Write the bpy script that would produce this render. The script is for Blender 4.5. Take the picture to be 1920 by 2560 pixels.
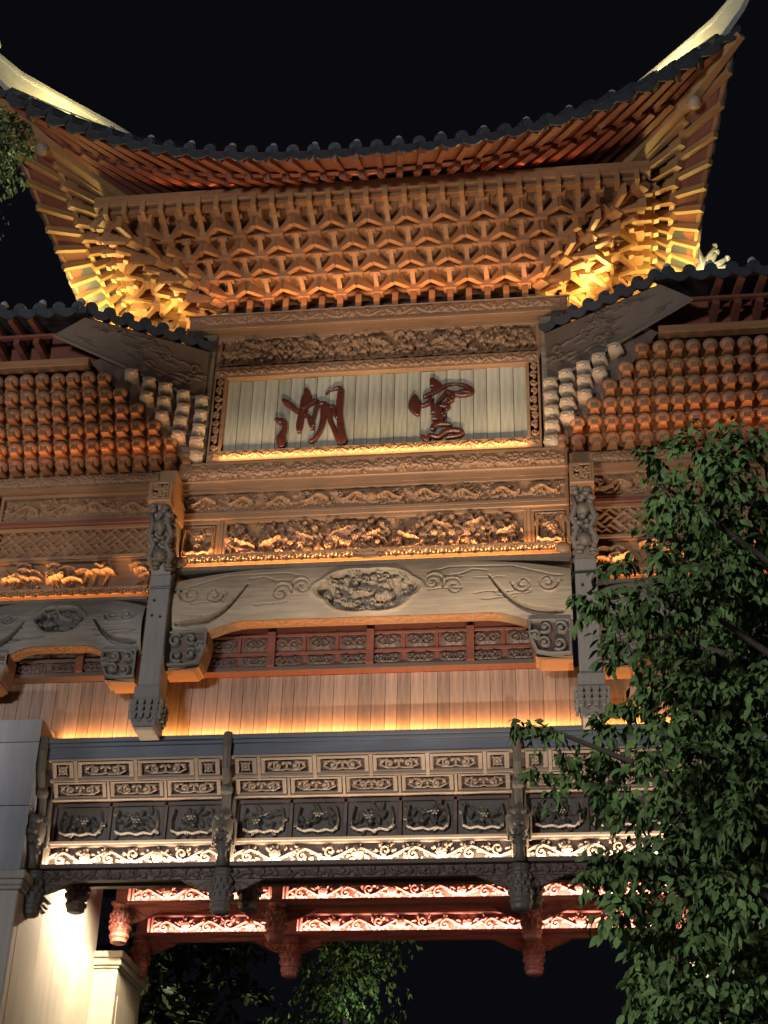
import bpy, math, random
import numpy as np
from mathutils import Vector, Matrix
R = math.radians
for o in list(bpy.data.objects): bpy.data.objects.remove(o)
S = bpy.context.scene
COL = S.collection
rng = np.random.default_rng(7)
random.seed(7)

# ---------------------------------------------------------------- camera
cam = bpy.data.cameras.new('camera'); camo = bpy.data.objects.new('camera', cam); COL.objects.link(camo)
cam.sensor_fit = 'VERTICAL'; cam.sensor_height = 36; cam.sensor_width = 27; cam.lens = 54.09
cam.clip_start = .1; cam.clip_end = 600
yw, pt, rl = R(-7.76441), R(31.37527), R(1.64879)
fw = Vector((math.sin(yw)*math.cos(pt), math.cos(yw)*math.cos(pt), math.sin(pt)))
rt = Vector((math.cos(yw), -math.sin(yw), 0)); up = rt.cross(fw)
rt2 = math.cos(rl)*rt + math.sin(rl)*up; up2 = -math.sin(rl)*rt + math.cos(rl)*up
M = Matrix((rt2, up2, -fw)).transposed().to_4x4(); M.translation = (2.57, -17.6, 1.6)
camo.matrix_world = M
S.camera = camo

# ---------------------------------------------------------------- night sky, exposure
W = bpy.data.worlds.new('World'); S.world = W; W.use_nodes = True
bg = W.node_tree.nodes['Background']; bg.inputs[0].default_value = (.0020, .0021, .0031, 1); bg.inputs[1].default_value = 1
S.view_settings.view_transform = 'Standard'; S.view_settings.look = 'None'
S.view_settings.exposure = .50; S.view_settings.gamma = 1; S.view_settings.use_curve_mapping = False

# ---------------------------------------------------------------- lamps (strips and spots of the gate, plus added fills)
def area(name, loc, to, sx, sy, power, col, spread=180):
    l = bpy.data.lights.new(name, 'AREA'); l.shape = 'RECTANGLE'; l.size = sx; l.size_y = sy
    l.energy = power; l.color = col; l.spread = R(spread)
    o = bpy.data.objects.new(name, l); COL.objects.link(o); o.location = loc
    d = (Vector(to)-Vector(loc)).normalized()
    z = -d; x = Vector((1, 0, 0)); x = (x - z*x.dot(z))
    if x.length < .1: x = Vector((0, 1, 0)) - z*z.y
    x.normalize(); y = z.cross(x)
    o.matrix_world = Matrix.Translation(loc) @ Matrix((x, y, z)).transposed().to_4x4()
    return o
def spot(name, loc, to, power, col, ang=70, blend=.6, size=.06):
    l = bpy.data.lights.new(name, 'SPOT'); l.energy = power; l.color = col; l.spot_size = R(ang); l.spot_blend = blend
    l.shadow_soft_size = size
    o = bpy.data.objects.new(name, l); COL.objects.link(o); o.location = loc
    o.rotation_euler = (Vector(to)-Vector(loc)).to_track_quat('-Z', 'Y').to_euler()
    return o
AMB = (1, .45, .13); ORG = (1, .36, .11); GOLD = (1, .74, .22); WARM = (1, .80, .58); COOL = (.95, .96, 1)
area('street_fill_light', (-7, -24, 7.5), (0, 0, 10), 2.5, 2.5, 1750, COOL)  # added soft front fill, standing in for street light behind the camera
spot('ground_fill_spot', (.6, -7.5, .3), (.2, 0, 12.6), 4300, (1, .80, .60), 27, 1, .15)  # added fill from the ground, grazing the carvings to bring out relief
spot('ground_fill_spot', (3.4, -7.5, .3), (1.8, 0, 12.6), 3200, (1, .80, .60), 27, 1, .15)
spot('ground_fill_spot', (-3.6, -7.5, .3), (-4.4, 0, 12.2), 1500, (1, .78, .56), 24, 1, .15)  # one more added fill, for the left wing panels
area('cove_strip', (0, .435, 9.445), (0, .485, 10.0), 8.2, .03, 46, AMB)
area('front_screen_strip', (.08, .335, 7.70), (.08, .36, 7.95), 8.2, .02, 74, (1, .80, .60))
area('middle_screen_strip', (.08, 3.12, 8.10), (.08, 3.20, 8.35), 7.6, .02, 74, (1, .80, .62))
area('back_screen_strip', (.08, 4.32, 8.02), (.08, 4.40, 8.25), 7.6, .02, 74, (1, .80, .62))
area('crane_panel_strip', (0, -.10, 11.66), (0, .03, 12.3), 5.1, .03, 60, (1, .52, .20))
for sx in (-1, 1):
    area('pine_panel_strip', (sx*4.15, -.10, 11.30), (sx*4.15, .06, 11.8), 2.2, .03, 24, AMB)
    area('wing_bracket_strip', (sx*4.3, -.42, 13.27), (sx*4.3, -.75, 14.6), 3.4, .03, 5.5, ORG)
    area('roof_flank_strip', (sx*4.35, .25, 16.12), (sx*4.1, .1, 17.0), .06, 1.7, 44, (1, .70, .20))
area('name_board_strip', (0, -.22, 13.285), (0, -.07, 14.1), 4.3, .03, 17, (1, .62, .24))
area('dougong_strip', (0, -.27, 15.86), (0, -.95, 16.7), 4.9, .03, 20, (1, .46, .16))
area('rafter_strip', (0, -1.72, 16.95), (0, -2.3, 17.4), 6.2, .03, 3.0, (1, .22, .06))
area('beam_underside_strip', (0, .16, 10.45), (0, .05, 10.8), 3.6, .03, 1.6, ORG)
spot('roof_corner_floodlight', (3.3, .02, 15.95), (2.6, -.1, 16.5), 115, (1, .80, .26), 150, .6, .03)
spot('roof_corner_floodlight', (-3.3, .1, 15.95), (-2.7, .05, 16.5), 40, (1, .70, .20), 140, .6, .03)
for sx in (-1, 1):
    spot('hip_ridge_floodlight', (sx*4.05, -2.60, 17.74), (sx*4.5, -2.35, 18.3), 60, (1, .80, .30), 150, .6, .02)
spot('jamb_downlight', (-3.58, 2.1, 8.05), (-4.25, 2.2, 5.8), 430, (1, .83, .58), 160, 1)
spot('jamb_downlight', (3.74, 2.1, 8.05), (4.4, 2.2, 5.8), 430, (1, .83, .58), 160, 1)
spot('pilaster_downlight', (-3.55, 2.6, 7.9), (-3.95, 3.4, 6.0), 160, (1, .80, .45), 90)
spot('tree_lamp', (-1.85, 11.6, 8.3), (-1.75, 12.3, 9.4), 16, (.80, 1, .85), 110, .5, .02)
spot('back_tree_fill', (-3.2, 5.6, .4), (-3.4, 11, 8.5), 2600, (1, .95, .70), 80)  # unseen fill added to brighten the trees behind the gate

# ---------------------------------------------------------------- materials
def mat(name, col, rough=.6, kind='wood', axis=0, scale=1.0, bump=.25, var=.25, spec=.4, metal=0, coat=0):
    m = bpy.data.materials.new(name); m.use_nodes = True; nt = m.node_tree; N = nt.nodes; Lk = nt.links
    b = N['Principled BSDF']; b.inputs['Roughness'].default_value = rough; b.inputs['Specular IOR Level'].default_value = spec
    b.inputs['Metallic'].default_value = metal; b.inputs['Coat Weight'].default_value = coat
    tc = N.new('ShaderNodeTexCoord'); mp = N.new('ShaderNodeMapping'); Lk.new(tc.outputs['Object'], mp.inputs['Vector'])
    if kind == 'wood':
        s = [14*scale]*3; s[axis] = 1.1*scale
        mp.inputs['Scale'].default_value = s
    else: mp.inputs['Scale'].default_value = (3*scale,)*3
    n = N.new('ShaderNodeTexNoise'); n.inputs['Scale'].default_value = 1.6; n.inputs['Detail'].default_value = 7; n.inputs['Roughness'].default_value = .65
    Lk.new(mp.outputs[0], n.inputs['Vector'])
    n2 = N.new('ShaderNodeTexNoise'); n2.inputs['Scale'].default_value = .9; n2.inputs['Detail'].default_value = 4; Lk.new(tc.outputs['Object'], n2.inputs['Vector'])
    oi = N.new('ShaderNodeObjectInfo')
    a1 = N.new('ShaderNodeMath'); a1.operation = 'ADD'; Lk.new(n.outputs[0], a1.inputs[0]); Lk.new(n2.outputs[0], a1.inputs[1])
    a2 = N.new('ShaderNodeMath'); a2.operation = 'MULTIPLY_ADD'; Lk.new(oi.outputs['Random'], a2.inputs[0]); a2.inputs[1].default_value = .35; Lk.new(a1.outputs[0], a2.inputs[2])
    mr = N.new('ShaderNodeMapRange'); mr.inputs['From Min'].default_value = .65; mr.inputs['From Max'].default_value = 1.7
    Lk.new(a2.outputs[0], mr.inputs['Value'])
    mx = N.new('ShaderNodeMix'); mx.data_type = 'RGBA'
    lo = [c*(1-var*1.6) for c in col]; hi = [min(1, c*(1+var*1.3)) for c in col]
    mx.inputs['A'].default_value = (*lo, 1); mx.inputs['B'].default_value = (*hi, 1)
    Lk.new(mr.outputs[0], mx.inputs['Factor']); Lk.new(mx.outputs['Result'], b.inputs['Base Color'])
    rr = N.new('ShaderNodeMapRange'); rr.inputs['To Min'].default_value = max(.05, rough-.12); rr.inputs['To Max'].default_value = min(1, rough+.12)
    Lk.new(n.outputs[0], rr.inputs['Value']); Lk.new(rr.outputs[0], b.inputs['Roughness'])
    bp = N.new('ShaderNodeBump'); bp.inputs['Strength'].default_value = bump; bp.inputs['Distance'].default_value = .01
    Lk.new(n.outputs[0], bp.inputs['Height']); Lk.new(bp.outputs[0], b.inputs['Normal'])
    return m
MT = dict(
 brown=mat('carved_brown_wood', (.285, .155, .08), .5),
 brownz=mat('brown_timber_upright', (.285, .155, .08), .5, axis=2),
 pale=mat('pale_weathered_timber', (.27, .21, .145), .62, var=.5, bump=.7),
 grey=mat('grey_weathered_timber', (.165, .15, .13), .6, var=.45, bump=.6),
 greyz=mat('grey_timber_upright', (.185, .17, .155), .6, axis=2),
 amber=mat('reddish_bracket_timber', (.285, .14, .065), .5, var=.4),
 red=mat('red_brown_rafter_timber', (.175, .058, .036), .55, axis=1),
 rafter=mat('tan_rafter_timber', (.30, .165, .07), .5),
 gloss=mat('lacquered_scale_bracket', (.27, .14, .073), .42, var=.4, spec=.5, bump=.1),
 nose=mat('bleached_bracket_nose', (.40, .31, .22), .6),
 dark=mat('dark_wood_hole_shade', (.115, .075, .058), .5),  # dark brown wood; behind pierced carving it paints the shade of the holes
 darkz=mat('dark_stained_upright', (.055, .04, .035), .5, axis=2),
 tan=mat('tan_fretwork_wood', (.34, .245, .175), .5),
 band=mat('slate_fascia_board', (.115, .125, .15), .55),
 plank=mat('red_cedar_plank', (.32, .215, .155), .5, axis=2, var=.45, bump=.5),
 bplank=mat('bleached_sign_plank', (.36, .335, .25), .6, axis=2, var=.4),
 char=mat('maroon_lacquer', (.065, .018, .013), .3, spec=.6, bump=.05, var=.15),
 lacq=mat('red_carved_wood', (.40, .13, .10), .45),  # plain red base colour of the inner screens
 redwd=mat('dark_red_wood', (.33, .10, .08), .45),
 stone=mat('pale_limestone', (.45, .40, .34), .6, 'wood', axis=2, scale=.35, bump=.12, var=.22),
 slab=mat('grey_cladding_slab', (.28, .28, .30), .6, axis=2, scale=.4, bump=.15, var=.25),
 tile=mat('dark_glazed_tile', (.040, .044, .050), .38, 'plain', bump=.15),
 tilec=mat('grey_tile_cap', (.34, .34, .33), .5, 'plain'),
 ridge=mat('grey_ridge_plaster', (.42, .41, .38), .7, 'plain', bump=.4),
 black=mat('black_cable', (.012, .012, .012), .35, 'plain'),
 dkz=mat('dark_carving_strut_shade', (.12, .10, .08), .5, axis=2),  # dark carved wood; on the struts the shade is put into this colour
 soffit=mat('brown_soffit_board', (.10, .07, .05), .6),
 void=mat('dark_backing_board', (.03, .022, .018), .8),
 leaf=mat('dark_green_leaf', (.125, .20, .06), .68, 'plain', scale=2.6, bump=.05, var=.62, spec=.2),
 leafb=mat('broad_dull_leaf', (.060, .075, .026), .5, 'plain', bump=.05, var=.4),
 bark=mat('brown_bark', (.07, .05, .035), .9, 'wood', axis=2),
 ground=mat('grey_paving', (.16, .155, .15), .7, 'plain', bump=.2),
 steel=mat('black_steel', (.03, .03, .03), .4, 'plain'),
)
# every piece of timber takes its own tone through Object Info > Random

# ---------------------------------------------------------------- building helpers
WL = {}
def link(o, parent=None):
    COL.objects.link(o)
    if parent is not None:
        o.parent = parent; o.matrix_parent_inverse = Matrix.Translation(-Vector(WL.get(parent.name, (0, 0, 0))))
    return o
def thing(name, label, cat, loc=(0, 0, 0), group=None):
    o = bpy.data.objects.new(name, None); o.empty_display_size = .2; COL.objects.link(o); o.location = loc; WL[o.name] = loc
    o['label'] = label; o['category'] = cat
    if group: o['group'] = group
    return o
def tag(o, label, cat, group=None):
    o['label'] = label; o['category'] = cat
    if group: o['group'] = group
    return o
def inst(name, mesh, parent, mw):
    o = bpy.data.objects.new(name, mesh); link(o, parent); o.matrix_basis = mw
    return o
class MB:
    def __init__(s): s.v = []; s.f = []
    def add(s, vs, fs):
        n = len(s.v); s.v += [tuple(p) for p in vs]; s.f += [tuple(i+n for i in f) for f in fs]; return s
    def hexa(s, p):   # 8 points: bottom ring 0-3, top ring 4-7
        return s.add(p, [(0, 3, 2, 1), (4, 5, 6, 7), (0, 1, 5, 4), (1, 2, 6, 5), (2, 3, 7, 6), (3, 0, 4, 7)])
    def box(s, x0, x1, y0, y1, z0, z1):
        return s.hexa([(x0, y0, z0), (x1, y0, z0), (x1, y1, z0), (x0, y1, z0), (x0, y0, z1), (x1, y0, z1), (x1, y1, z1), (x0, y1, z1)])
    def cbox(s, x0, x1, y0, y1, z0, z1, c=.012):   # box with chamfered long front edges
        pr = [(y0+c, z0), (y1, z0), (y1, z1), (y0+c, z1), (y0, z1-c), (y0, z0+c)]
        return s.prism([(a, b) for a, b in pr], 0, x0, x1)
    def prism(s, poly, axis, a, b):
        n = len(poly)
        if axis == 0: mk = lambda p, t: (t, p[0], p[1])
        elif axis == 1: mk = lambda p, t: (p[0], t, p[1])
        else: mk = lambda p, t: (p[0], p[1], t)
        vs = [mk(p, a) for p in poly]+[mk(p, b) for p in poly]
        fs = [tuple(range(n))[::-1], tuple(range(n, 2*n))]+[(i, (i+1) % n, (i+1) % n+n, i+n) for i in range(n)]
        return s.add(vs, fs)
    def tube(s, pts, r, n=6, cap=True, flat=1.0):
        pts = [Vector(p) for p in pts]; m = len(pts)
        rs = r if isinstance(r, (list, tuple)) else [r]*m
        vs = []; ref = None
        for i, p in enumerate(pts):
            d = (pts[min(i+1, m-1)]-pts[max(i-1, 0)]).normalized()
            if ref is None: ref = Vector((0, 0, 1)) if abs(d.z) < .9 else Vector((1, 0, 0))
            u = d.cross(ref).normalized(); w = u.cross(d).normalized(); ref = w
            for k in range(n):
                a = 2*math.pi*k/n; q = p+u*math.cos(a)*rs[i]+w*math.sin(a)*rs[i]*flat; vs.append(q[:])
        fs = [(i*n+k, i*n+(k+1) % n, (i+1)*n+(k+1) % n, (i+1)*n+k) for i in range(m-1) for k in range(n)]
        if cap: fs += [tuple(range(n))[::-1], tuple(range((m-1)*n, m*n))]
        return s.add(vs, fs)
    def lathe(s, prof, c, n=12, sx=1, sy=1):   # prof: (r, z)
        vs = [(c[0]+r*math.cos(2*math.pi*k/n)*sx, c[1]+r*math.sin(2*math.pi*k/n)*sy, c[2]+z) for r, z in prof for k in range(n)]
        m = len(prof)
        fs = [(i*n+k, i*n+(k+1) % n, (i+1)*n+(k+1) % n, (i+1)*n+k) for i in range(m-1) for k in range(n)]
        fs += [tuple(range(n))[::-1], tuple(range((m-1)*n, m*n))]
        return s.add(vs, fs)
    def blob(s, c, r, n=8, m=6):
        pr = [(math.sin(math.pi*i/m), -math.cos(math.pi*i/m)) for i in range(m+1)]
        pr[0] = (.02, -1); pr[-1] = (.02, 1)
        vs = [(c[0]+a*math.cos(2*math.pi*k/n)*r[0], c[1]+a*math.sin(2*math.pi*k/n)*r[1], c[2]+b*r[2]) for a, b in pr for k in range(n)]
        fs = [(i*n+k, i*n+(k+1) % n, (i+1)*n+(k+1) % n, (i+1)*n+k) for i in range(m) for k in range(n)]
        return s.add(vs, fs)
    def mesh(s, name, m, smooth=False):
        me = bpy.data.meshes.new(name); me.from_pydata(s.v, [], s.f); me.materials.append(MT[m] if isinstance(m, str) else m)
        if smooth: me.polygons.foreach_set('use_smooth', [True]*len(me.polygons))
        me.update(); return me
    def build(s, name, m, parent=None, smooth=False, bevel=0):
        o = bpy.data.objects.new(name, s.mesh(name, m, smooth)); link(o, parent)
        if bevel:
            b = o.modifiers.new('bevel', 'BEVEL'); b.width = bevel; b.segments = 1; b.limit_method = 'ANGLE'
        return o
def npmesh(name, V, F, m, smooth=True):
    """V (n,3) array, F (k,4) or (k,3) array -> mesh"""
    me = bpy.data.meshes.new(name); V = np.asarray(V, np.float32); F = np.asarray(F, np.int32); k = F.shape[1]
    me.vertices.add(len(V)); me.vertices.foreach_set('co', V.ravel())
    me.loops.add(F.size); me.loops.foreach_set('vertex_index', F.ravel())
    me.polygons.add(len(F)); me.polygons.foreach_set('loop_start', np.arange(0, F.size, k, dtype=np.int32))
    me.polygons.foreach_set('use_smooth', np.full(len(F), smooth))
    me.materials.append(MT[m]); me.update(calc_edges=True); me.validate(); return me

# ---------------------------------------------------------------- carving: a height canvas that motifs are cut into
class Carve:
    def __init__(s, w, h, res=.011):
        s.w, s.h = w, h; s.nx = max(4, int(w/res)+1); s.nz = max(4, int(h/res)+1)
        s.x = np.linspace(0, w, s.nx); s.z = np.linspace(0, h, s.nz); s.H = np.zeros((s.nz, s.nx))
    def box(s, x0, x1, z0, z1):
        i0, i1 = np.searchsorted(s.x, (x0, x1)); j0, j1 = np.searchsorted(s.z, (z0, z1))
        if i1 <= i0 or j1 <= j0: return None
        X, Z = np.meshgrid(s.x[i0:i1], s.z[j0:j1]); return (slice(j0, j1), slice(i0, i1)), X, Z
    def put(s, sl, val): s.H[sl] = np.maximum(s.H[sl], val)
    def stroke(s, pts, r0, r1=None, h=1.0):
        r1 = r0 if r1 is None else r1; n = len(pts)-1; rm = max(r0, r1)
        P = np.array(pts); b = s.box(P[:, 0].min()-rm, P[:, 0].max()+rm, P[:, 1].min()-rm, P[:, 1].max()+rm)
        if b is None: return
        sl, X, Z = b; best = np.zeros_like(X)
        for i in range(n):
            a, c = P[i], P[i+1]; d = c-a; L = d@d+1e-12
            t = np.clip(((X-a[0])*d[0]+(Z-a[1])*d[1])/L, 0, 1)
            D = np.hypot(X-a[0]-t*d[0], Z-a[1]-t*d[1]); r = r0+(r1-r0)*(i+t)/n
            q = np.clip(1-D/np.maximum(r, 1e-4), 0, 1); best = np.maximum(best, (.82+.18*np.minimum(q*1.5, 1))*(1-(1-np.minimum(q*3.2, 1))**2))
        s.put(sl, best*h)
    def ell(s, cx, cz, rx, rz, a=0, h=1.0, vein=False):
        R_ = max(rx, rz); b = s.box(cx-R_, cx+R_, cz-R_, cz+R_)
        if b is None: return
        sl, X, Z = b; ca, sa = math.cos(a), math.sin(a); U = ((X-cx)*ca+(Z-cz)*sa)/rx; V = (-(X-cx)*sa+(Z-cz)*ca)/rz
        q = np.clip(1-np.hypot(U, V), 0, 1); val = (.75+.25*q)*(1-(1-np.minimum(q*3.2, 1))**2)
        if vein: val = val*(1-.4*np.exp(-(V/.2)**2))
        s.put(sl, val*h)
    def leaf(s, cx, cz, L, wd, a, h=1.0):
        s.ell(cx+math.cos(a)*L/2, cz+math.sin(a)*L/2, L/2, wd/2, a, h, True)
    def flower(s, cx, cz, Rr, n=6, h=1.0, ph=0):
        b = s.box(cx-Rr, cx+Rr, cz-Rr, cz+Rr)
        if b is None: return
        sl, X, Z = b; r = np.hypot(X-cx, Z-cz)/Rr; th = np.arctan2(Z-cz, X-cx)+ph
        edge = .72+.28*np.abs(np.cos(n*th/2)); q = np.clip((edge-r)/edge, 0, 1)
        val = (1-(1-np.minimum(q*2.2, 1))**2)*(.72+.28*np.abs(np.cos(n*th/2)))
        val = np.where(r < .3, 1.05-.6*(r/.3)**2*.3, val); s.put(sl, val*h)
    def spiral(s, cx, cz, Rr, a0, turns, sg, r, h=1.0):
        t = np.linspace(0, 1, 16); rad = Rr*(1-.85*t); an = a0+sg*turns*2*math.pi*t
        s.stroke(np.c_[cx+rad*np.cos(an), cz+rad*np.sin(an)], r, r*.75, h)
    def bird(s, cx, cz, z, f, h=1.0):
        s.ell(cx, cz, z*.5, z*.24, .25*f, h)
        s.stroke([(cx+f*z*.35, cz+z*.05), (cx+f*z*.6, cz+z*.3), (cx+f*z*.85, cz+z*.28)], z*.11, z*.07, h)
        s.ell(cx+f*z*.9, cz+z*.3, z*.15, z*.1, 0, h)
        for k in (0, 1, 2): s.stroke([(cx-f*z*.1, cz+z*.1), (cx-f*z*(.25+.15*k), cz+z*(.6-.12*k)), (cx-f*z*(.7+.12*k), cz+z*(.75-.25*k))], z*.12, z*.03, h*(1-.1*k))
        for k in (0, 1, 2): s.stroke([(cx-f*z*.4, cz-z*.1), (cx-f*z*(.8+.1*k), cz-z*(.15+.14*k)), (cx-f*z*(1.2+.05*k), cz-z*(.1+.25*k))], z*.08, z*.02, h*.9)
    def cloud(s, cx, cz, z, f, h=1.0):
        s.spiral(cx, cz, z*.5, .3, 1.1*1, f, z*.12, h)
        s.stroke([(cx+f*z*.4, cz-z*.3), (cx+f*z*1.0, cz-z*.25), (cx+f*z*1.7, cz-z*.4)], z*.14, z*.03, h*.85)
        s.stroke([(cx-f*z*.4, cz+z*.2), (cx-f*z*1.0, cz+z*.35), (cx-f*z*1.5, cz+z*.25)], z*.12, z*.03, h*.8)
    def lion(s, cx, cz, z, f, h=1.0):
        t = np.linspace(0, 1, 12)
        s.stroke(np.c_[cx+f*(t-.5)*2.2*z, cz+np.sin(t*5.2)*z*.34], z*.20, z*.08, h)
        s.flower(cx-f*z*1.2, cz-z*.05, z*.34, 7, h*1.05)
        s.spiral(cx+f*z*1.15, cz+z*.15, z*.3, 2, 1.0, f, z*.09, h*.9)
        for k in range(4):
            x = cx+f*(k*.45-.75)*z; g = -1 if k % 2 else 1
            s.stroke([(x, cz), (x+f*z*.1, cz+g*z*.38), (x+f*z*.32, cz+g*z*.52)], z*.10, z*.05, h*.85)
    def rock(s, x0, x1, z, rg, h=1.0):
        x = x0
        while x < x1:
            s.ell(x, z*rg.uniform(0, .3), rg.uniform(.05, .11), z*rg.uniform(.5, 1.1), 0, h*rg.uniform(.7, 1)); x += rg.uniform(.035, .09)
def vine(c, rg, n=None):
    h = c.h; n = n or max(2, int(round(c.w/(h*1.25)))); wl = c.w/n
    t = np.linspace(0, c.w, n*14+1)
    c.stroke(np.c_[t, h/2+h*.24*np.sin(t/wl*math.pi)], h*.055, h*.055, .75)
    for i in range(n):
        cx = (i+.5)*wl; g = -1 if i % 2 else 1
        if i % 3 == 1: c.flower(cx, h/2, h*.30, int(rg.integers(5, 8)), 1.0, rg.uniform(0, 3))
        else: c.spiral(cx, h*(.5-.10*g), h*.26, g*1.57, 1.25, g, h*.06, .9)
        for k in range(9):
            a = rg.uniform(0, 6.28); r = h*rg.uniform(.22, .42)
            c.leaf(cx+math.cos(a)*r*1.3, h/2+math.sin(a)*r*.8, h*rg.uniform(.16, .30), h*rg.uniform(.08, .13), a+rg.uniform(-.8, .8), rg.uniform(.55, 1))
def dragons(c, rg):
    h = c.h; n = max(2, int(round(c.w/(h*1.7)))); n += (n % 2)
    c.flower(c.w/2, h*.55, h*.36, 14, .95); c.flower(c.w/2, h*.55, h*.2, 9, 1.1)
    for i in range(n):
        cx = (i+.5)*c.w/n; f = 1 if cx < c.w/2 else -1
        if abs(cx-c.w/2) < h*.5: continue
        c.lion(cx, h*rg.uniform(.42, .58), h*.46, -f, 1.0)
        for k in range(15):
            c.cloud(cx+rg.uniform(-.9, .9)*h, h*rg.uniform(.08, .92), h*rg.uniform(.12, .2), rg.choice((-1, 1)), rg.uniform(.45, .8))
def garden(c, rg, birds=6, rocky=True):
    h = c.h
    if rocky: c.rock(0, c.w, h*.14, rg, .9)
    n = max(2, int(c.w/(h*.5)))
    for i in range(n):
        x = (i+.5)*c.w/n+rg.uniform(-.1, .1)*h; z = h*.05; p = [(x, z)]; a = 1.57+rg.uniform(-.5, .5)
        for k in range(6): a += rg.uniform(-.5, .5); x += math.cos(a)*h*.15; z += abs(math.sin(a))*h*.14; p.append((x, z))
        c.stroke(p, h*.05, h*.02, .7)
        for k in range(22):
            q = p[int(rg.integers(1, 7))]; a = rg.uniform(0, 6.28); r = h*rg.uniform(.05, .4)
            lx, lz = q[0]+math.cos(a)*r*1.3, q[1]+math.sin(a)*r*.8
            if k % 5 == 0: c.flower(lx, lz, h*rg.uniform(.08, .14), 6, rg.uniform(.7, 1), a)
            else:
                for d in (-.7, 0, .7): c.leaf(lx, lz, h*rg.uniform(.14, .24), h*.085, a+d, rg.uniform(.55, .95))
    for i in range(int(c.w*h*95)):
        c.leaf(rg.uniform(.02, c.w-.02), rg.uniform(.05, h-.03), h*rg.uniform(.12, .26), h*rg.uniform(.06, .12), rg.uniform(0, 6.28), rg.uniform(.25, .6))
    for i in range(birds):
        cx = (i+.5)/birds*c.w+rg.uniform(-.1, .1)*h; c.bird(cx, h*rg.uniform(.3, .78), h*rg.uniform(.17, .26), rg.choice((-1, 1)), 1.15)
def pines(c, rg):
    h = c.h; c.rock(0, c.w, h*.13, rg, 1.0)
    for i in range(int(c.w/(h*.24))):
        x = rg.uniform(0, c.w); z = h*rg.uniform(.28, .85); w = h*rg.uniform(.14, .26)
        t = np.linspace(-1, 1, 7); c.stroke(np.c_[x+t*w, z+(1-t*t)*w*.35], h*.05, h*.05, rg.uniform(.7, 1.1))
        c.stroke([(x, z), (x+rg.uniform(-.15, .15)*h, z-h*.2), (x+rg.uniform(-.2, .2)*h, z-h*.38)], h*.03, h*.025, .6)
        if i % 2 == 0:
            for d in (-.6, -.2, .2, .6): c.leaf(x, z, w*.9, h*.05, 1.57+d, .9)
    for i in range(max(1, int(c.w/(h*1.3)))): c.bird((i+.5)*h*1.3, h*rg.uniform(.4, .7), h*.24, rg.choice((-1, 1)), 1.2)
def hooks(c, rg):
    h = c.h; n = int(c.w/(h*.62))
    for i in range(n):
        cx = (i+.5)*c.w/n; c.cloud(cx, h*rg.uniform(.38, .62), h*.46, 1 if i % 2 else -1, rg.uniform(.75, 1))
        for k in range(4): c.leaf(cx+rg.uniform(-.3, .3)*h, h*rg.uniform(.05, .95), h*.35, h*.16, rg.uniform(0, 6.28), rg.uniform(.4, .8))
def scrollpair(c, v=0):
    w, h = c.w, c.h; m = .08*w
    for g in (-1, 1):
        cx = w/2+g*w*.21
        c.spiral(cx, h*.5, h*.36, (1.57 if v % 2 == 0 else -1.57), 1.35, g*(1 if v < 2 else -1), h*.075, 1)
        c.stroke([(w/2, h*.22), (w/2+g*w*.12, h*.14), (w/2+g*w*.3, h*.16), (w/2+g*w*.42, h*.4), (w/2+g*w*.40, h*.75), (w/2+g*w*.25, h*.86)], h*.07, h*.05, .9)
        c.leaf(w/2+g*w*.36, h*.5, h*.42, h*.2, 1.57-g*.6, .9); c.leaf(w/2+g*w*.03, h*.86, h*.4, h*.2, -1.57+g*.9, .9)
        c.ell(cx, h*.5, h*.11, h*.11, 0, 1.1)
    c.ell(w/2, h*.5, h*.1, h*.3, 0, .9)
def roundel(c):
    w, h = c.w, c.h; t = np.linspace(0, 2*math.pi, 25)
    c.stroke(np.c_[w/2+h*.30*np.cos(t), h/2+h*.30*np.sin(t)], h*.06, h*.06, 1); c.flower(w/2, h/2, h*.2, 4, 1)
    for k in range(4):
        a = math.pi/4+k*math.pi/2; c.leaf(w/2+math.cos(a)*h*.34, h/2+math.sin(a)*h*.30, h*.26, h*.14, a, .9)
def bouquet(c, rg, v=0):
    w, h = c.w, c.h
    for k in range(20):
        a = rg.uniform(0, 6.28); c.leaf(w/2+rg.uniform(-.34, .34)*w, h/2+rg.uniform(-.26, .3)*h, h*.34, h*.14, a, rg.uniform(.6, 1))
    c.flower(w*rg.uniform(.35, .65), h*rg.uniform(.45, .65), h*.18, 6, 1.1); c.flower(w*rg.uniform(.25, .7), h*.36, h*.12, 5, 1.0)
    c.bird(w*rg.uniform(.4, .6), h*.62, h*.16, 1, 1.1)
    c.stroke([(w*.10, h*.22), (w*.22, h*.13), (w*.40, h*.17), (w*.52, h*.11), (w*.68, h*.17), (w*.82, h*.12), (w*.90, h*.26)], h*.05, h*.04, 1.0)
    for g in (-1, 1): c.stroke([(w/2+g*w*.40, h*.2), (w/2+g*w*.42, h*.5), (w/2+g*w*.37, h*.86)], h*.04, h*.03, .9)
def fret(c):   # swastika-lattice like diagonal basket weave of thin bars
    X, Z = np.meshgrid(c.x, c.z); p = c.h/3.4; U = (X+Z)/p/1.414*1.4; V = (X-Z)/p/1.414*1.4
    bar = np.zeros_like(X); tw = .13
    cu, cv = np.floor(U/2), np.floor(V/2); par = (cu+cv) % 2
    fu, fv = U-2*cu, V-2*cv
    for k in (0, 1): bar = np.maximum(bar, np.where(par == k, (np.abs((fu if k else fv) % 1-.5) > .5-tw), 0))
    edge = (fu < tw*1.2) | (fu > 2-tw*1.2) | (fv < tw*1.2) | (fv > 2-tw*1.2)
    bar = np.maximum(bar, np.where(edge & (((cu*2+cv) % 3) < 2), 1, 0)); c.H = np.maximum(c.H, bar*.9)
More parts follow.
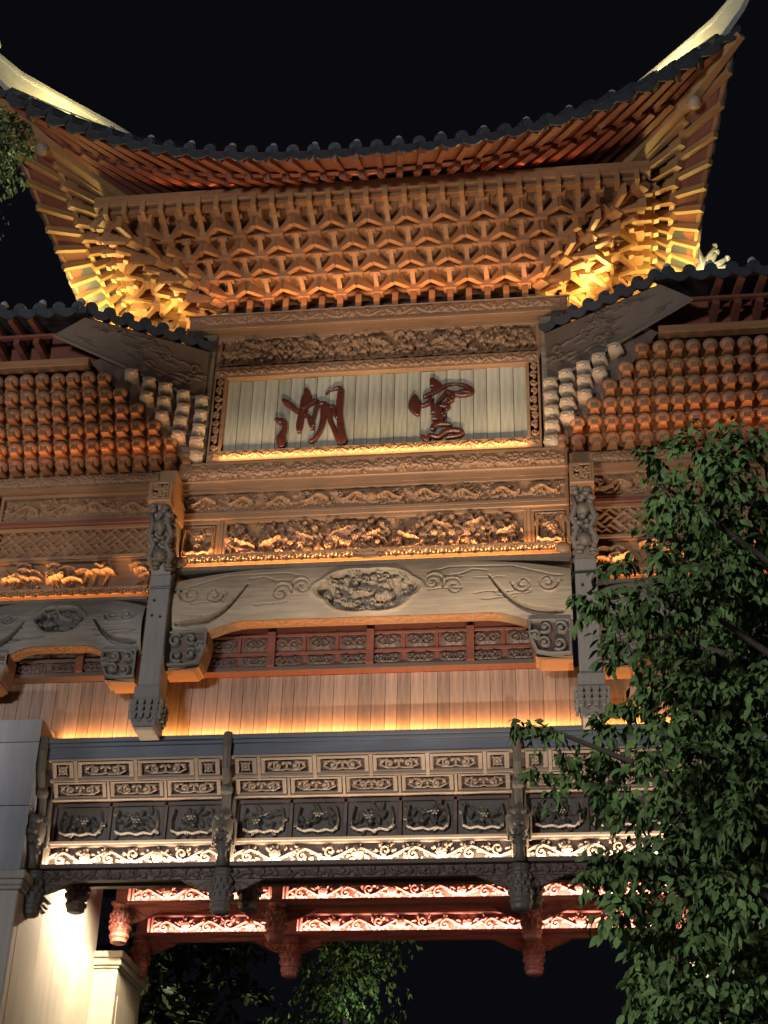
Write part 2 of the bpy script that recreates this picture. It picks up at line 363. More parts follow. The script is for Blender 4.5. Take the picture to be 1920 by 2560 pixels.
def rail(c, rg):   # pierced rail: holes in a flat strip
    c.H += 1; X, Z = np.meshgrid(c.x, c.z); n = int(c.w/(c.h*.8))
    for i in range(n):
        cx = (i+.5)*c.w/n; f = 1 if i % 2 else -1
        for (dx, dz, r) in ((0, .08*f, .26), (.3, -.12*f, .16), (-.25, -.25*f, .12), (.42, .3*f, .11)):
            c.H = np.minimum(c.H, np.where(np.hypot(X-cx-dx*c.h, (Z-c.h/2-dz*c.h)*1.1) < r*c.h, 0.0, 1.0))
        c.H = np.where(np.hypot(X-cx-.05*c.h, Z-c.h*.5-.12*f*c.h) < .1*c.h, 1.0, c.H)
def surf(name, c, m, parent, P0, N, depth, smooth=True, pierce=0):
    """P0 (nz,nx,3) rest surface, N direction the carving rises along"""
    V = P0+c.H[..., None]*depth*np.asarray(N); nz, nx = c.H.shape
    i = np.arange(nz*nx).reshape(nz, nx); F = np.stack([i[:-1, :-1], i[:-1, 1:], i[1:, 1:], i[1:, :-1]], -1).reshape(-1, 4)
    if pierce:      # cut right through wherever the chisel reached the ground
        F = F[c.H.reshape(-1)[F].max(1) > pierce]
    return npmesh(name, V.reshape(-1, 3), F, m, smooth)
def panel_mesh(name, c, m, x0, z0, y0, depth, z1=None, y1=None, pierce=0):
    """carved sheet facing -y; (y0 at z0) to (y1 at z1) lets it lean"""
    z1 = z0+c.h if z1 is None else z1; y1 = y0 if y1 is None else y1
    X, T = np.meshgrid(c.x, c.z/c.h); P = np.stack([x0+X, y0+(y1-y0)*T, z0+(z1-z0)*T], -1)
    d = Vector((0, y1-y0, z1-z0)).normalized(); n = Vector((0, -d.z, d.y))
    return surf(name, c, m, None, P, n[:], depth, True, pierce)
def carved(name, m, parent, x0, x1, z0, z1, y, depth, fn, seed=0, res=.0095, y1=None, pierce=0):
    ln = math.hypot(z1-z0, (y1-y) if y1 is not None else 0)
    c = Carve(x1-x0, ln, res); fn(c) if seed is None else fn(c, np.random.default_rng(seed))
    o = bpy.data.objects.new(name, panel_mesh(name, c, m, x0, z0, y-.003, depth*1.8, z1, None if y1 is None else y1-.003, pierce)); return link(o, parent)
def frame(name, m, parent, x0, x1, z0, z1, y, w, d, back=.05):
    """picture frame of four mitred bars standing d proud of y"""
    b = MB()
    for (a0, a1, c0, c1) in ((x0, x1, z0, z0+w), (x0, x1, z1-w, z1), (x0, x0+w, z0+w, z1-w), (x1-w, x1, z0+w, z1-w)): b.box(a0, a1, y-d, y+back, c0, c1)
    return b.build(name, m, parent, bevel=.006)
def aim(d):   # rotation whose local +x runs along d, local z kept upward
    x = Vector(d).normalized(); y = Vector((0, 0, 1)).cross(x)
    y = y.normalized() if y.length > 1e-4 else Vector((0, 1, 0)); z = x.cross(y)
    return Matrix((x, y, z)).transposed().to_4x4()

# ---------------------------------------------------------------- ground
g = MB().box(-150, 150, -80, 220, -.3, 0).build('ground', 'ground'); g['kind'] = 'structure'

# ================================================================ THE GATEWAY
G = thing('gateway', 'tall carved timber memorial gateway with flared tiled roof, lit amber at night', 'gateway', (0, .35, 0))
YC = .35
# ---- main roof: eave curve, plate line and the surface between
EX, EY = 5.18, 3.42        # corner half extents
def eave(side, s):         # s in -1..1 along that side, corner at +-1
    a = abs(s); lift = 1.32*a**2.6
    if side in (0, 2):     # front / back
        y = 2.98+.44*a**3; return Vector((s*EX, YC-y if side == 0 else YC+y, 16.42+lift))
    x = 4.66+.52*a**2.6; return Vector((x if side == 1 else -x, YC+s*EY, 16.42+lift))
def plate(side, s):
    lift = .30*abs(s)**4
    if side in (0, 2): return Vector((s*3.92, YC-1.88 if side == 0 else YC+1.88, 17.06+lift))
    return Vector((3.92 if side == 1 else -3.92, YC+s*1.88, 17.06+lift))
def mid(side, s):
    p = plate(side, s).lerp(eave(side, s), .47); p.z -= .10*(1-.5*abs(s)); return p
roofm = MB()
def strip(m, rows, thick):
    nr, ns = len(rows), len(rows[0]); vs = [p[:] for r in rows for p in r]+[(p.x, p.y, p.z+thick) for r in rows for p in r]; o = nr*ns; fs = []
    for i in range(nr-1):
        for j in range(ns-1):
            a, b, c, d = i*ns+j, i*ns+j+1, (i+1)*ns+j+1, (i+1)*ns+j; fs += [(a, b, c, d), (a+o, d+o, c+o, b+o)]
    bd = [j for j in range(ns)]+[i*ns+ns-1 for i in range(1, nr)]+[(nr-1)*ns+j for j in range(ns-2, -1, -1)]+[i*ns for i in range(nr-2, 0, -1)]
    for k in range(len(bd)): a, b = bd[k], bd[(k+1) % len(bd)]; fs.append((a, a+o, b+o, b))
    m.add(vs, fs)
SS = np.linspace(-1, 1, 33)
for sd in range(4):
    up_ = Vector((0, 0, .105))
    inner = [plate(sd, s).lerp(Vector((0, YC, 17.9)), .35) for s in SS]
    strip(roofm, [[eave(sd, s)+up_ for s in SS], [mid(sd, s)+up_ for s in SS], [plate(sd, s)+up_ for s in SS], inner], .07)
roof = roofm.build('main_roof', 'red', G)
# tiled upper surface running up to a short ridge
top = MB()
def rooftop(sd, s, t):
    e = eave(sd, s)+Vector((0, 0, .12)); r = Vector((s*2.1, YC, 19.05)) if sd in (0, 2) else Vector((2.1 if sd == 1 else -2.1, YC, 19.05))
    p = e.lerp(r, t); hip = 1-abs(s); p.z -= .42*math.sin(math.pi*t)*(.4+.6*hip); return p
for sd in range(4): strip(top, [[rooftop(sd, s, t) for s in SS] for t in np.linspace(0, 1, 8)], .03)
top.build('tile_bed', 'tile', roof)
# eave tiles: a round end and a drip tile per row, each row its own barrel
def disc_mesh():
    b = MB(); n = 12
    b.lathe([(.090, 0), (.095, .012), (.095, .05), (.085, .06), (.085, .22)], (0, 0, 0), n)
    b.lathe([(.062, -.012), (.066, -.001)], (0, 0, 0), n); b.lathe([(.022, -.022), (.030, -.011)], (0, 0, 0), 6)
    for i in range(len(b.v)): x, y, z = b.v[i]; b.v[i] = (-z, x, y)      # axis along -x, face at +x
    return b.mesh('tile_end', 'tile')
def drip_mesh():
    b = MB(); n = 11; w = .15; out = []
    for k in range(n):
        u = -1+2*k/(n-1); out.append((u*w, .05*u*u-.02, -.075-.085*math.cos(u*math.pi/2)))
    vs = []
    for (u, zt, zb) in out: vs += [(0, u, zt), (0, u, zb), (-.025, u, zt), (-.025, u, zb), (-.10, u, zt)]
    for k in range(n-1):
        a, c = k*5, k*5+5
        b.add([vs[i] for i in (a, a+1, c+1, c, a+2, a+3, c+3, c+2, a+4, c+4)], [(0, 1, 2, 3), (7, 6, 5, 4), (1, 5, 6, 2), (0, 3, 9, 8)])
    return b.mesh('drip_tile', 'tile')
ME_DISC, ME_DRIP = disc_mesh(), drip_mesh()
ME_DISCS = MB().lathe([(.070, 0), (.075, .012), (.075, .05), (.06, .06)], (0, 0, 0), 10).mesh('tile_end', 'tile')
for v_ in ME_DISCS.vertices: x, y, z = v_.co; v_.co = (-z, x, y+.03)
ME_CAP = MB().lathe([(.05, 0), (.065, .03), (.05, .075), (.02, .10)], (0, 0, 0), 8).mesh('tile_nail_cap', 'tilec', True)
def tile_row(parent, E, d, k, cap=True, slope=-.30, me=None):
    """one row of eave tiles at point E looking along d (outward, level)"""
    d = Vector(d).normalized(); dd = Vector((d.x, d.y, slope)); A = aim(dd)
    inst('tile_end', me or ME_DISC, parent, Matrix.Translation(E+Vector((0, 0, .17))) @ A)
    if cap and k % 2 == 0: inst('tile_nail_cap', ME_CAP, parent, Matrix.Translation(E-d*.12+Vector((0, 0, .30))) @ A)
def drip(parent, E, d, k=1.0, tan=None):
    A = aim((d[0], d[1], -.18))
    if tan is not None:      # hang square to the rising eave
        y = Vector(tan).normalized(); x = Vector((d[0], d[1], 0)).normalized(); y = y if y.dot(Vector((0, 0, 1)).cross(x)) > 0 else -y; z = x.cross(y).normalized(); x = y.cross(z); A = Matrix((x, y, z)).transposed().to_4x4()
    inst('drip_tile', ME_DRIP, parent, Matrix.Translation(E+Vector((0, 0, .155))+Vector(d)*.03) @ A @ Matrix.Diagonal((1, 1, k, 1)))
barrels = MB()
def normal(fn, sd, s):
    t = fn(sd, min(1, s+.01))-fn(sd, max(-1, s-.01)); n = Vector((t.y, -t.x, 0)).normalized()
    return n if n.dot(fn(sd, s)-Vector((0, YC, 0))) > 0 else -n
for sd, n in ((0, 36), (1, 24), (3, 24)):
    for k in range(n+1):
        s = -1+2*k/n
        if abs(s) < .995:
            dv = eave(sd, s)-mid(sd, s); tile_row(roof, eave(sd, s)+Vector((0, 0, .03)), normal(eave, sd, s), k, True, .9*dv.z/math.hypot(dv.x, dv.y), None if sd == 0 else ME_DISCS)
            p = [rooftop(sd, s, t)+Vector((0, 0, .09)) for t in (.0, .15, .3, .45, .62, .8)]; barrels.tube(p, .075, 7)
        if k < n: drip(roof, eave(sd, s+1/n)+Vector((0, 0, 0 if sd == 0 else .04)), normal(eave, sd, s+1/n), 1 if sd == 0 else .5, eave(sd, s+1.5/n)-eave(sd, s+.5/n))
barrels.build('tile_barrels', 'tile', roof)['kind'] = 'stuff'
# rafters: a lower tier from the plate to mid-eave, a flying tier from there to the tiles
ME_RAF = MB().box(0, 1, -.048, .048, -.055, .055).mesh('eave_rafter', 'rafter')
ME_RAFR = MB().box(0, 1, -.045, .045, -.05, .05).mesh('eave_rafter', 'red')
ME_FLY = MB().box(0, 1, -.04, .04, -.045, .045).mesh('flying_rafter', 'rafter')
ME_FLYR = MB().box(0, 1, -.04, .04, -.045, .045).mesh('flying_rafter', 'red')
def bar(name, me, a, b, parent, off=.05):
    a = a+Vector((0, 0, off)); b = b+Vector((0, 0, off)); d = b-a
    inst(name, me, parent, Matrix.Translation(a) @ aim(d) @ Matrix.Diagonal((d.length, 1, 1, 1)))
for sd, n in ((0, 34), (1, 20), (3, 20)):
    fr = sd == 0
    for k in range(n+1):
        s = -1+2*k/n
        if abs(s) > .985: continue
        P, Mi, E = plate(sd, s), mid(sd, s), eave(sd, s)
        bar('eave_rafter', ME_RAFR if fr else ME_RAF, P.lerp(Mi, -.35), Mi.lerp(P, -.06), roof, .03)
        bar('flying_rafter', ME_FLYR if fr else ME_FLY, Mi.lerp(P, .25)+Vector((0, 0, .05)), E.lerp(Mi, .03), roof, .045)
for sd in (0, 1, 3):   # the batten over the lower rafters and the fascia under the tiles, in short straight lengths
    b = MB(); c = MB()
    for j in range(len(SS)-1):
        for m_, fn, dz, hh in ((b, mid, .055, .05), (c, eave, .10, .03)):
            p, q = (fn(sd, SS[j]), fn(sd, SS[j+1])) if fn is mid else (eave(sd, SS[j]).lerp(mid(sd, SS[j]), .07), eave(sd, SS[j+1]).lerp(mid(sd, SS[j+1]), .07)); nn = normal(fn, sd, (SS[j]+SS[j+1])/2)*.035
            lo = Vector((0, 0, dz)); hi = Vector((0, 0, dz+hh))
            m_.hexa([(p+nn+lo)[:], (q+nn+lo)[:], (q-nn+lo)[:], (p-nn+lo)[:], (p+nn+hi)[:], (q+nn+hi)[:], (q-nn+hi)[:], (p-nn+hi)[:]])
    b.build('rafter_batten', 'red' if sd == 0 else 'rafter', roof); c.build('eave_fascia', 'red' if sd == 0 else 'rafter', roof)
# corner beams with a knob, and upturned hip ridges
for sx in (-1, 1):
    P = plate(0, sx); E = eave(0, sx)
    b = MB(); b.tube([(P-(E-P)*.3)[:], P[:], P.lerp(E, .5)-Vector((0, 0, .16)) and (P.lerp(E, .5)-Vector((0, 0, .10)))[:], E[:]], [.13, .13, .12, .08], 6)
    b.build('corner_beam', 'rafter', roof)
    k = P.lerp(E, .52)-Vector((0, 0, .24)); MB().lathe([(.03, -.1), (.085, -.075), (.105, 0), (.07, .05), (.05, .12)], k[:], 10).build('corner_knob', 'pale', roof, True)
    # hip ridge: plan follows the diagonal, sides moulded
    pts = [Vector((sx*2.1, YC, 19.12)), Vector((sx*3.2, -1.0, 18.30)), Vector((sx*3.9, -1.70, 18.38)), Vector((sx*4.45, -2.32, 18.34)), Vector((sx*4.9, -2.82, 18.34)), Vector((sx*5.22, -3.2, 18.46)), Vector((sx*5.50, -3.5, 18.80)), Vector((sx*5.66, -3.68, 19.16))]
    b = MB(); r0 = []
    sec = [(-.07, -.54), (-.07, -.13), (-.10, -.115), (-.10, -.06), (-.06, -.045), (-.045, .03), (.045, .03), (.06, -.045), (.10, -.06), (.10, -.115), (.07, -.13), (.07, -.54)]
    vs = []
    for i, p in enumerate(pts):
        d = pts[min(i+1, 7)]-pts[max(i-1, 0)]; u = Vector((d.y, -d.x, 0)).normalized()*.75; sc = (1, 1, 1, 1, .9, .72, .55, .3)[i]
        vs += [(p+u*a*sc+Vector((0, 0, z*sc)))[:] for a, z in sec]
    n = len(sec); fs = [(i*n+k, i*n+(k+1) % n, (i+1)*n+(k+1) % n, (i+1)*n+k) for i in range(7) for k in range(n)]+[tuple(range(n))[::-1], tuple(range(7*n, 8*n))]
    b.add(vs, fs); hr = b.build('hip_ridge', 'ridge', roof)
    b = MB()   # scroll ornament riding on the ridge end
    for j, (t, rr) in enumerate(((.0, .16), (.35, .13), (.7, .10))):
        c = pts[5].lerp(pts[7], t)+Vector((sx*.02, 0, .10+.05*j))
        b.tube([(c+Vector((sx*math.cos(a)*rr*(1-a/9), math.cos(a)*-.4*rr, math.sin(a)*rr*(1-a/9))))[:] for a in np.linspace(0, 5.4, 12)], [.05*(1-.06*i) for i in range(12)], 6)
    b.blob((pts[5]+Vector((sx*.05, -.12, -.12)))[:], (.12, .12, .16)); b.blob((pts[5]+Vector((sx*.12, -.2, -.32)))[:], (.09, .09, .10))
    b.build('ridge_ornament', 'ridge', hr, True)
MB().box(-2.3, 2.3, YC-.12, YC+.12, 18.9, 19.2).build('main_ridge', 'ridge', roof)

# ---- top plate under the rafters
b = MB(); b.box(-3.98, 3.98, YC-1.94, YC-1.80, 16.82, 17.02); b.box(-3.98, 3.98, YC+1.80, YC+1.94, 16.82, 17.02)
b.box(-3.98, -3.84, YC-1.80, YC+1.80, 16.82, 17.02); b.box(3.84, 3.98, YC-1.80, YC+1.80, 16.82, 17.02)
b.box(-3.86, 3.86, YC-1.80, YC+1.80, 16.93, 16.97)
pl = b.build('eave_plate', 'amber', G, bevel=.01)
b = MB(); b.box(-3.9, 3.9, YC-1.87, YC-1.76, 16.73, 16.79); b.box(-3.9, -3.80, YC-1.76, YC+1.76, 16.73, 16.79); b.box(3.80, 3.9, YC-1.76, YC+1.76, 16.73, 16.79)
b.build('plate_batten', 'amber', pl)
ME_STUB = MB().box(-.035, .035, -.16, .06, -.10, .11).mesh('plate_stub', 'rafter')
for i in range(29): inst('plate_stub', ME_STUB, pl, Matrix.Translation((-3.78+i*.27, YC-1.80, 16.76)))
for sx in (-1, 1):
    for i in range(13): inst('plate_stub', ME_STUB, pl, Matrix.Translation((sx*3.84, YC-1.62+i*.27, 16.76)) @ Matrix.Rotation(R(90*sx), 4, 'Z'))

# ---- honeycomb bracket field: tiers of brackets stepping out and up
Sb, DY, DZ, DXF = .54, .30, .145, .36
Z0, Y0 = 16.13, -.15
def bracket_mesh(name, m, arms=True):
    b = MB(); b.hexa([(-.095, -.09, -.06), (.095, -.09, -.06), (.085, .05, -.06), (-.085, .05, -.06), (-.118, -.11, .04), (.118, -.11, .04), (.115, .06, .04), (-.115, .06, .04)])
    if not arms: return b.mesh(name, m)
    for g_ in (-1, 1):      # diagonal arms to the two next nodes up and out, undersides scooped
        ax = Vector((g_*Sb/2, -DY, 0)); n = Vector((-ax.y, ax.x, 0)).normalized()*.034; N_ = 7; vs = []
        for i in range(N_+1):
            t = i/N_; lo = -.085*t; hi = .03+(DZ-.045)*t**1.9
            for e in (-1, 1): p = ax*t+n*e; vs += [(p.x, p.y, lo), (p.x, p.y, hi)]
        fs = []
        for i in range(N_): a = i*4; fs += [(a, a+4, a+6, a+2), (a+1, a+3, a+7, a+5), (a, a+1, a+5, a+4), (a+2, a+6, a+7, a+3)]
        fs += [(0, 2, 3, 1), (N_*4, N_*4+1, N_*4+3, N_*4+2)]; b.add(vs, fs)
    N_ = 5; vs = []                 # forward arm
    for i in range(N_+1):
        t = i/N_; y = -DY*1.12*t; lo = -.02+DZ*.86*t**.8; hi = lo+.085
        vs += [(-.034, y, lo), (.034, y, lo), (.034, y, hi), (-.034, y, hi)]
    fs = [(i*4+k, i*4+(k+1) % 4, i*4+4+(k+1) % 4, i*4+4+k) for i in range(N_) for k in range(4)]+[(3, 2, 1, 0), (N_*4, N_*4+1, N_*4+2, N_*4+3)]
    b.add(vs, fs); b.box(-.075, .075, -DY-.045, -DY+.04, DZ*.72, DZ+.045)
    b.box(-Sb/2, Sb/2, -.012, .012, .04, .066)        # thin tie running along the tier
    for g_ in (-1, 1):      # scooped cross arm ends
        b.prism([(g_*.10, -.02), (g_*.20, .0), (g_*.245, .036), (g_*.10, .036)][::g_], 1, -.03, .03)
    return b.mesh(name, m)
ME_BR = ME_BRY = bracket_mesh('bracket', 'amber'); ME_BL = bracket_mesh('bracket_block', 'amber', False)
def cx_(k): return 2.36+DXF*k        # corner x of tier k
b = MB()                              # backing boards leaning outwards behind the brackets
pf = lambda k, o: (cx_(k)-.12, Y0-DY*k+o, Z0+DZ*k)
for k in range(5):
    a, c_ = cx_(k)-.1, cx_(k+1)-.1; y, yn = Y0-DY*k+.32, Y0-DY*(k+1)+.32; z, zn = Z0+DZ*k+.02, Z0+DZ*(k+1)+.02; yb, ybn = 2*YC-y, 2*YC-yn
    b.add([(-a, y, z), (a, y, z), (c_, yn, zn), (-c_, yn, zn)], [(0, 1, 2, 3)])
    for sx in (-1, 1): b.add([(sx*a, y, z), (sx*a, yb, z), (sx*c_, ybn, zn), (sx*c_, yn, zn)], [(0, 1, 2, 3)[::sx]])
    b.add([(-a, yb, z), (a, yb, z), (c_, ybn, zn), (-c_, ybn, zn)], [(3, 2, 1, 0)])
field = b.build('bracket_field', 'amber', G)
for k in range(5):
    n = int((cx_(k)-.12-(Sb/2 if k % 2 else 0))//Sb)
    xs = [(i+(.5 if k % 2 else 0))*Sb for i in range(-n-(1 if k % 2 else 0), n+1)]
    for x in xs: inst('bracket' if k < 4 else 'bracket_block', ME_BR if k < 4 else ME_BL, field, Matrix.Translation((x+random.uniform(-.006, .006), Y0-DY*k+random.uniform(-.008, .008), Z0+DZ*k+random.uniform(-.004, .004))) @ Matrix.Rotation(R(random.uniform(-1.2, 1.2)), 4, 'Z'))
    half = .47+DY*k; n = int((half-.06-(Sb/2 if k % 2 == 0 else 0))//Sb)
    ys = [(i+(.5 if k % 2 == 0 else 0))*Sb for i in range(-n-(1 if k % 2 == 0 else 0), n+1)]
    for sx in (-1, 1):
        for y in ys: inst('bracket' if k < 4 else 'bracket_block', ME_BR if k < 4 else ME_BL, field, Matrix.Translation((sx*cx_(k), YC+y, Z0+DZ*k)) @ Matrix.Rotation(R(90*sx), 4, 'Z') @ Matrix.Diagonal((1, 1.07, 1, 1)))
        inst('corner_bracket', ME_BR if k < 4 else ME_BL, field, Matrix.Translation((sx*cx_(k), Y0-DY*k, Z0+DZ*k)) @ Matrix.Rotation(R(45*sx), 4, 'Z') @ Matrix.Diagonal((.8, 1.45, 1, 1)))
# curled plank noses on the flanks
def nose_plank():
    b = MB(); pr = [(.22, .07), (-.02, .08), (-.16, .05), (-.24, -.02), (-.25, -.09), (-.18, -.11), (-.14, -.06), (-.04, -.04), (.22, -.06)]
    b.prism(pr, 0, -.045, .045); return b.mesh('curled_nose', 'rafter')
ME_CN = nose_plank()
for sx in (-1, 1):
    for k in range(5):
        half = .40+DY*k; n = max(2, int(half*2/.27))
        for i in range(n+1): inst('curled_nose', ME_CN, field, Matrix.Translation((sx*(cx_(k)+.06), YC-half+2*half*i/n, Z0+DZ*k+.10)) @ Matrix.Rotation(R(90*sx), 4, 'Z'))
# short posts over the shadow gap, with the black conduit behind them
ME_GP = MB().box(-.042, .042, -.215, -.10, 15.835, 16.07).mesh('gap_post', 'amber')
for i in range(17): inst('gap_post', ME_GP, field, Matrix.Translation((-2.16+i*.27, 0, 0)))
MB().tube([(-2.35, -.04, 15.985), (-1, -.035, 15.98), (.5, -.04, 15.985), (2.35, -.04, 15.975)], .036, 8).build('conduit', 'black', field, True)
MB().box(-2.36, 2.36, .06, .72, 15.6, 16.16).build('gap_backing', 'void', field)  # near-black board, the gap's shade put into its colour

# ---- upper storey: frieze beam, carved frieze, columns
fb = MB(); fb.box(-2.77, 2.77, -.20, .80, 15.60, 15.815); fb.box(-2.80, 2.80, -.235, .82, 15.545, 15.60); fb.box(-2.80, 2.80, -.225, .82, 15.815, 15.835)
fb = fb.build('frieze_beam', 'brown', G, bevel=.008)
carved('scroll_carving', 'brown', fb, -2.74, 2.74, 15.615, 15.80, -.2, .022, vine, 3)
body = MB().box(-2.45, 2.45, .06, .70, 12.9, 15.545).build('storey_wall', 'brown', G)
fz = frame('landscape_frieze', 'brown', G, -2.36, 2.36, 14.92, 15.545, .0, .07, .05, .06)
carved('landscape_carving', 'brown', fz, -2.29, 2.29, 14.99, 15.475, .05, .085, lambda c, r: garden(c, r, 5), 11)
for sx in (-1, 1):
    cl = MB().box(min(sx*2.36, sx*2.56), max(sx*2.36, sx*2.56), -.12, .30, 13.24, 15.545).build('frieze_column', 'pale', G, bevel=.012)

# ---- long carved beam across the whole front, then the panel rows below it
lb = MB(); lb.cbox(-2.66, 2.66, -.14, .4, 12.95, 13.235); lb.box(-2.68, 2.68, -.17, .4, 13.215, 13.245); lb.box(-2.66, 2.66, -.10, .3, 12.86, 12.95)
lb = lb.build('carved_beam', 'brown', G)
carved('beam_carving', 'brown', lb, -2.62, 2.62, 12.975, 13.205, -.14, .03, lambda c, r: (hooks(c, r), vine(c, r)), 5)
dp = frame('dragon_panel', 'brown', G, -2.66, 2.66, 12.455, 12.86, -.02, .05, .05, .12)
carved('dragon_carving', 'brown', dp, -2.61, 2.61, 12.505, 12.81, .0, .06, dragons, 21)
MB().box(-2.66, 2.66, -.07, .3, 12.385, 12.455).build('plain_beam', 'brown', G, bevel=.01)
cp = frame('crane_panel', 'brown', G, -2.02, 2.09, 11.77, 12.385, .02, .045, .05, .12)
carved('crane_carving', 'brown', cp, -1.975, 2.045, 11.815, 12.34, .06, .10, lambda c, r: garden(c, r, 9), 31)
for (x0, x1, sd) in ((-2.66, -2.07, 41), (2.14, 2.66, 42)):
    sp = frame('corner_panel', 'brown', G, x0, x1, 11.77, 12.385, .02, .05, .05, .12)
    c_ = (x0+x1)/2
    def keyed(c, r):
        m = .035
        for (a, b_) in ((.06, .94),):
            w, h = c.w, c.h
            P = [(a*w, a*h), (b_*w, a*h), (b_*w, b_*h), (a*w, b_*h), (a*w, a*h)]; c.stroke(P, .016, .016, .7)
            for k in range(4):
                x = w*(.2+.2*k); c.stroke([(x, a*h), (x, a*h+.045), (x+.05, a*h+.045)], .012, .012, .65); c.stroke([(x, b_*h), (x, b_*h-.045), (x-.05, b_*h-.045)], .012, .012, .65)
        bouquet(c, r)
    carved('figure_carving', 'brown', sp, x0+.05, x1-.05, 11.82, 12.335, .05, .06, keyed, sd, .009)
for x0 in (-2.068, 2.092): MB().box(x0, x0+.046, -.04, .2, 11.77, 12.385).build('panel_divider', 'brownz', G)
rl_ = carved('pierced_rail', 'brown', G, -2.45, 2.45, 11.625, 11.755, -.15, .03, rail, 51, .008, None, .3)
MB().box(-2.66, 2.66, -.12, .3, 11.565, 11.622).build('rail_shelf', 'dkz', G)
for x in (-2.45, 2.45): MB().blob((x+(-.1 if x < 0 else .1), -.13, 11.70), (.11, .05, .08), 10, 6).build('rail_rosette', 'brown', G, True)
MB().blob((0, -.16, 11.70), (.22, .05, .06), 12, 6).build('rail_boss', 'brown', G, True)
MB().box(-2.66, 2.66, .12, .3, 11.56, 12.86).build('panel_backing', 'brown', G)

# ---- crescent ("moon") beams, fronts carved on a bulging face
def moon(parent_name, m, xa, xb, zt, zb, cart, scale, corb):
    """zt/zb give top and bottom edge at x"""
    w = xb-xa; c = Carve(w, 1.0, .009); c.nz = 96; c.z = np.linspace(0, 1, 96); c.H = np.zeros((c.nz, c.nx))
    X = xa+c.x; ZT = np.array([zt(x) for x in X]); ZB = np.array([zb(x) for x in X]); T = c.z[:, None]
    Z = ZB+(ZT-ZB)*T; XX = np.broadcast_to(X, Z.shape); H = np.zeros_like(Z)
    def line(pts, r, d):
        nonlocal H; P = np.array(pts); best = np.zeros_like(Z)
        for a, b_ in zip(P[:-1], P[1:]):
            dv = b_-a; L = dv@dv+1e-12; t = np.clip(((XX-a[0])*dv[0]+(Z-a[1])*dv[1])/L, 0, 1)
            D = np.hypot(XX-a[0]-t*dv[0], Z-a[1]-t*dv[1]); best = np.maximum(best, np.clip(1-(D/r)**2, 0, 1))
        H = H+d*best
    cx, cz, rx, rz = cart
    th = np.arctan2((Z-cz)/rz, (XX-cx)/rx); rr = np.hypot((Z-cz)/rz, (XX-cx)/rx); lim = .90+.10*np.abs(np.cos(3*th)); ins = rr < lim
    H += .026*np.exp(-((rr-lim-.10)/.05)**2)
    H = np.where(ins, -.20*np.clip((lim-rr)*14, 0, 1), H)
    cc = Carve(rx*2, rz*2, .009); rg = np.random.default_rng(int(abs(cx)*100)+3)
    for k in range(int(64*scale)):
        a = rg.uniform(0, 6.28); q = math.sqrt(rg.uniform(0, .75)); px, pz = rx+math.cos(a)*q*rx, rz+math.sin(a)*q*rz
        if k % 4 == 0: cc.flower(px, pz, rz*.19, 6, rg.uniform(.7, 1), a)
        elif k % 4 == 1: cc.cloud(px, pz, rz*.3, rg.choice((-1, 1)), rg.uniform(.6, 1))
        else:
            for d in (-.6, 0, .6): cc.leaf(px, pz, rz*.3, rz*.13, a+d, rg.uniform(.5, .95))
    jx = np.clip(((XX-cx+rx)/(2*rx)*(cc.nx-1)).astype(int), 0, cc.nx-1); jz = np.clip(((Z-cz+rz)/(2*rz)*(cc.nz-1)).astype(int), 0, cc.nz-1)
    H = np.where(ins & (rr < lim*.97), H+.19*cc.H[jz, jx], H)
    for g_ in (-1, 1):     # incised cloud scrolls, the crescent cut and a border groove on each half
        def sp(px, pz, rad, a0, sg, tn=1.3):
            t = np.linspace(0, 1, 22); r_ = rad*(1-.8*t); an = a0+sg*tn*6.283*t; return list(zip(px+g_*r_*np.cos(an), pz+r_*np.sin(an)))
        e = (xb if g_ > 0 else xa); k = scale
        for (dx, dz, rad, a0, sg) in ((-.95*k, .02, .13*k, 2.2, -1), (-.62*k, .05, .12*k, .9, 1)) if scale > .9 else ():
            pass
        for px, pz, rad, a0, sg in (((cx+g_*(rx+.20), cz+.06, .13, 0, 1), (cx+g_*(rx+.47), cz-.02, .14, 3.1, -1), (e-g_*.62, cz-.02, .13, 3.1, 1), (e-g_*.30, cz+.00, .14, 0, -1)) if scale > .9 else ((e-g_*.42, cz+.02, .09, 3.1, 1), (e-g_*.22, cz+.03, .09, 0, -1))):
            line(sp(px, pz, rad, a0, sg), .019, -.042); line(sp(px, pz, rad*1.25, a0, sg, .9), .018, .024)
        if scale > .9:
            line([(cx+g_*(rx+.33), cz+.14), (cx+g_*(rx+.55), cz+.16), (cx+g_*(rx+.72), cz+.24), (cx+g_*(rx+.9), cz+.21)], .018, -.038)
            line([(cx+g_*(rx+.14), cz+.20), (cx+g_*(rx+.4), cz+.29), (e-g_*.75, zt(e-g_*.75)-.07), (e-g_*.25, zt(e-g_*.25)-.16), (e-g_*.12, cz+.1)], .017, -.036)
        # sickle shaped cut rising from the corbel
        t = np.linspace(0, 1, 14); x0 = e-g_*.0; s1 = 1.05*scale
        P = [(e-g_*(s1*(.12+.88*u)), zb(e)+.10+.54*scale*u**3) for u in t]
        sick = np.zeros_like(Z)
        for i in range(13):
            r = .075*(1-.85*(i/13))*min(1, .3+i/5); a, b_ = P[i], P[i+1]; dv = np.subtract(b_, a); q = np.clip(((XX-a[0])*dv[0]+(Z-a[1])*dv[1])/(dv@dv), 0, 1); D = np.hypot(XX-a[0]-q*dv[0], Z-a[1]-q*dv[1]); sick = np.maximum(sick, np.clip(1.5*(1-(D/r)**2), 0, 1))
        H = H-.13*sick
    rgc = np.random.default_rng(5)     # drying checks in the wood
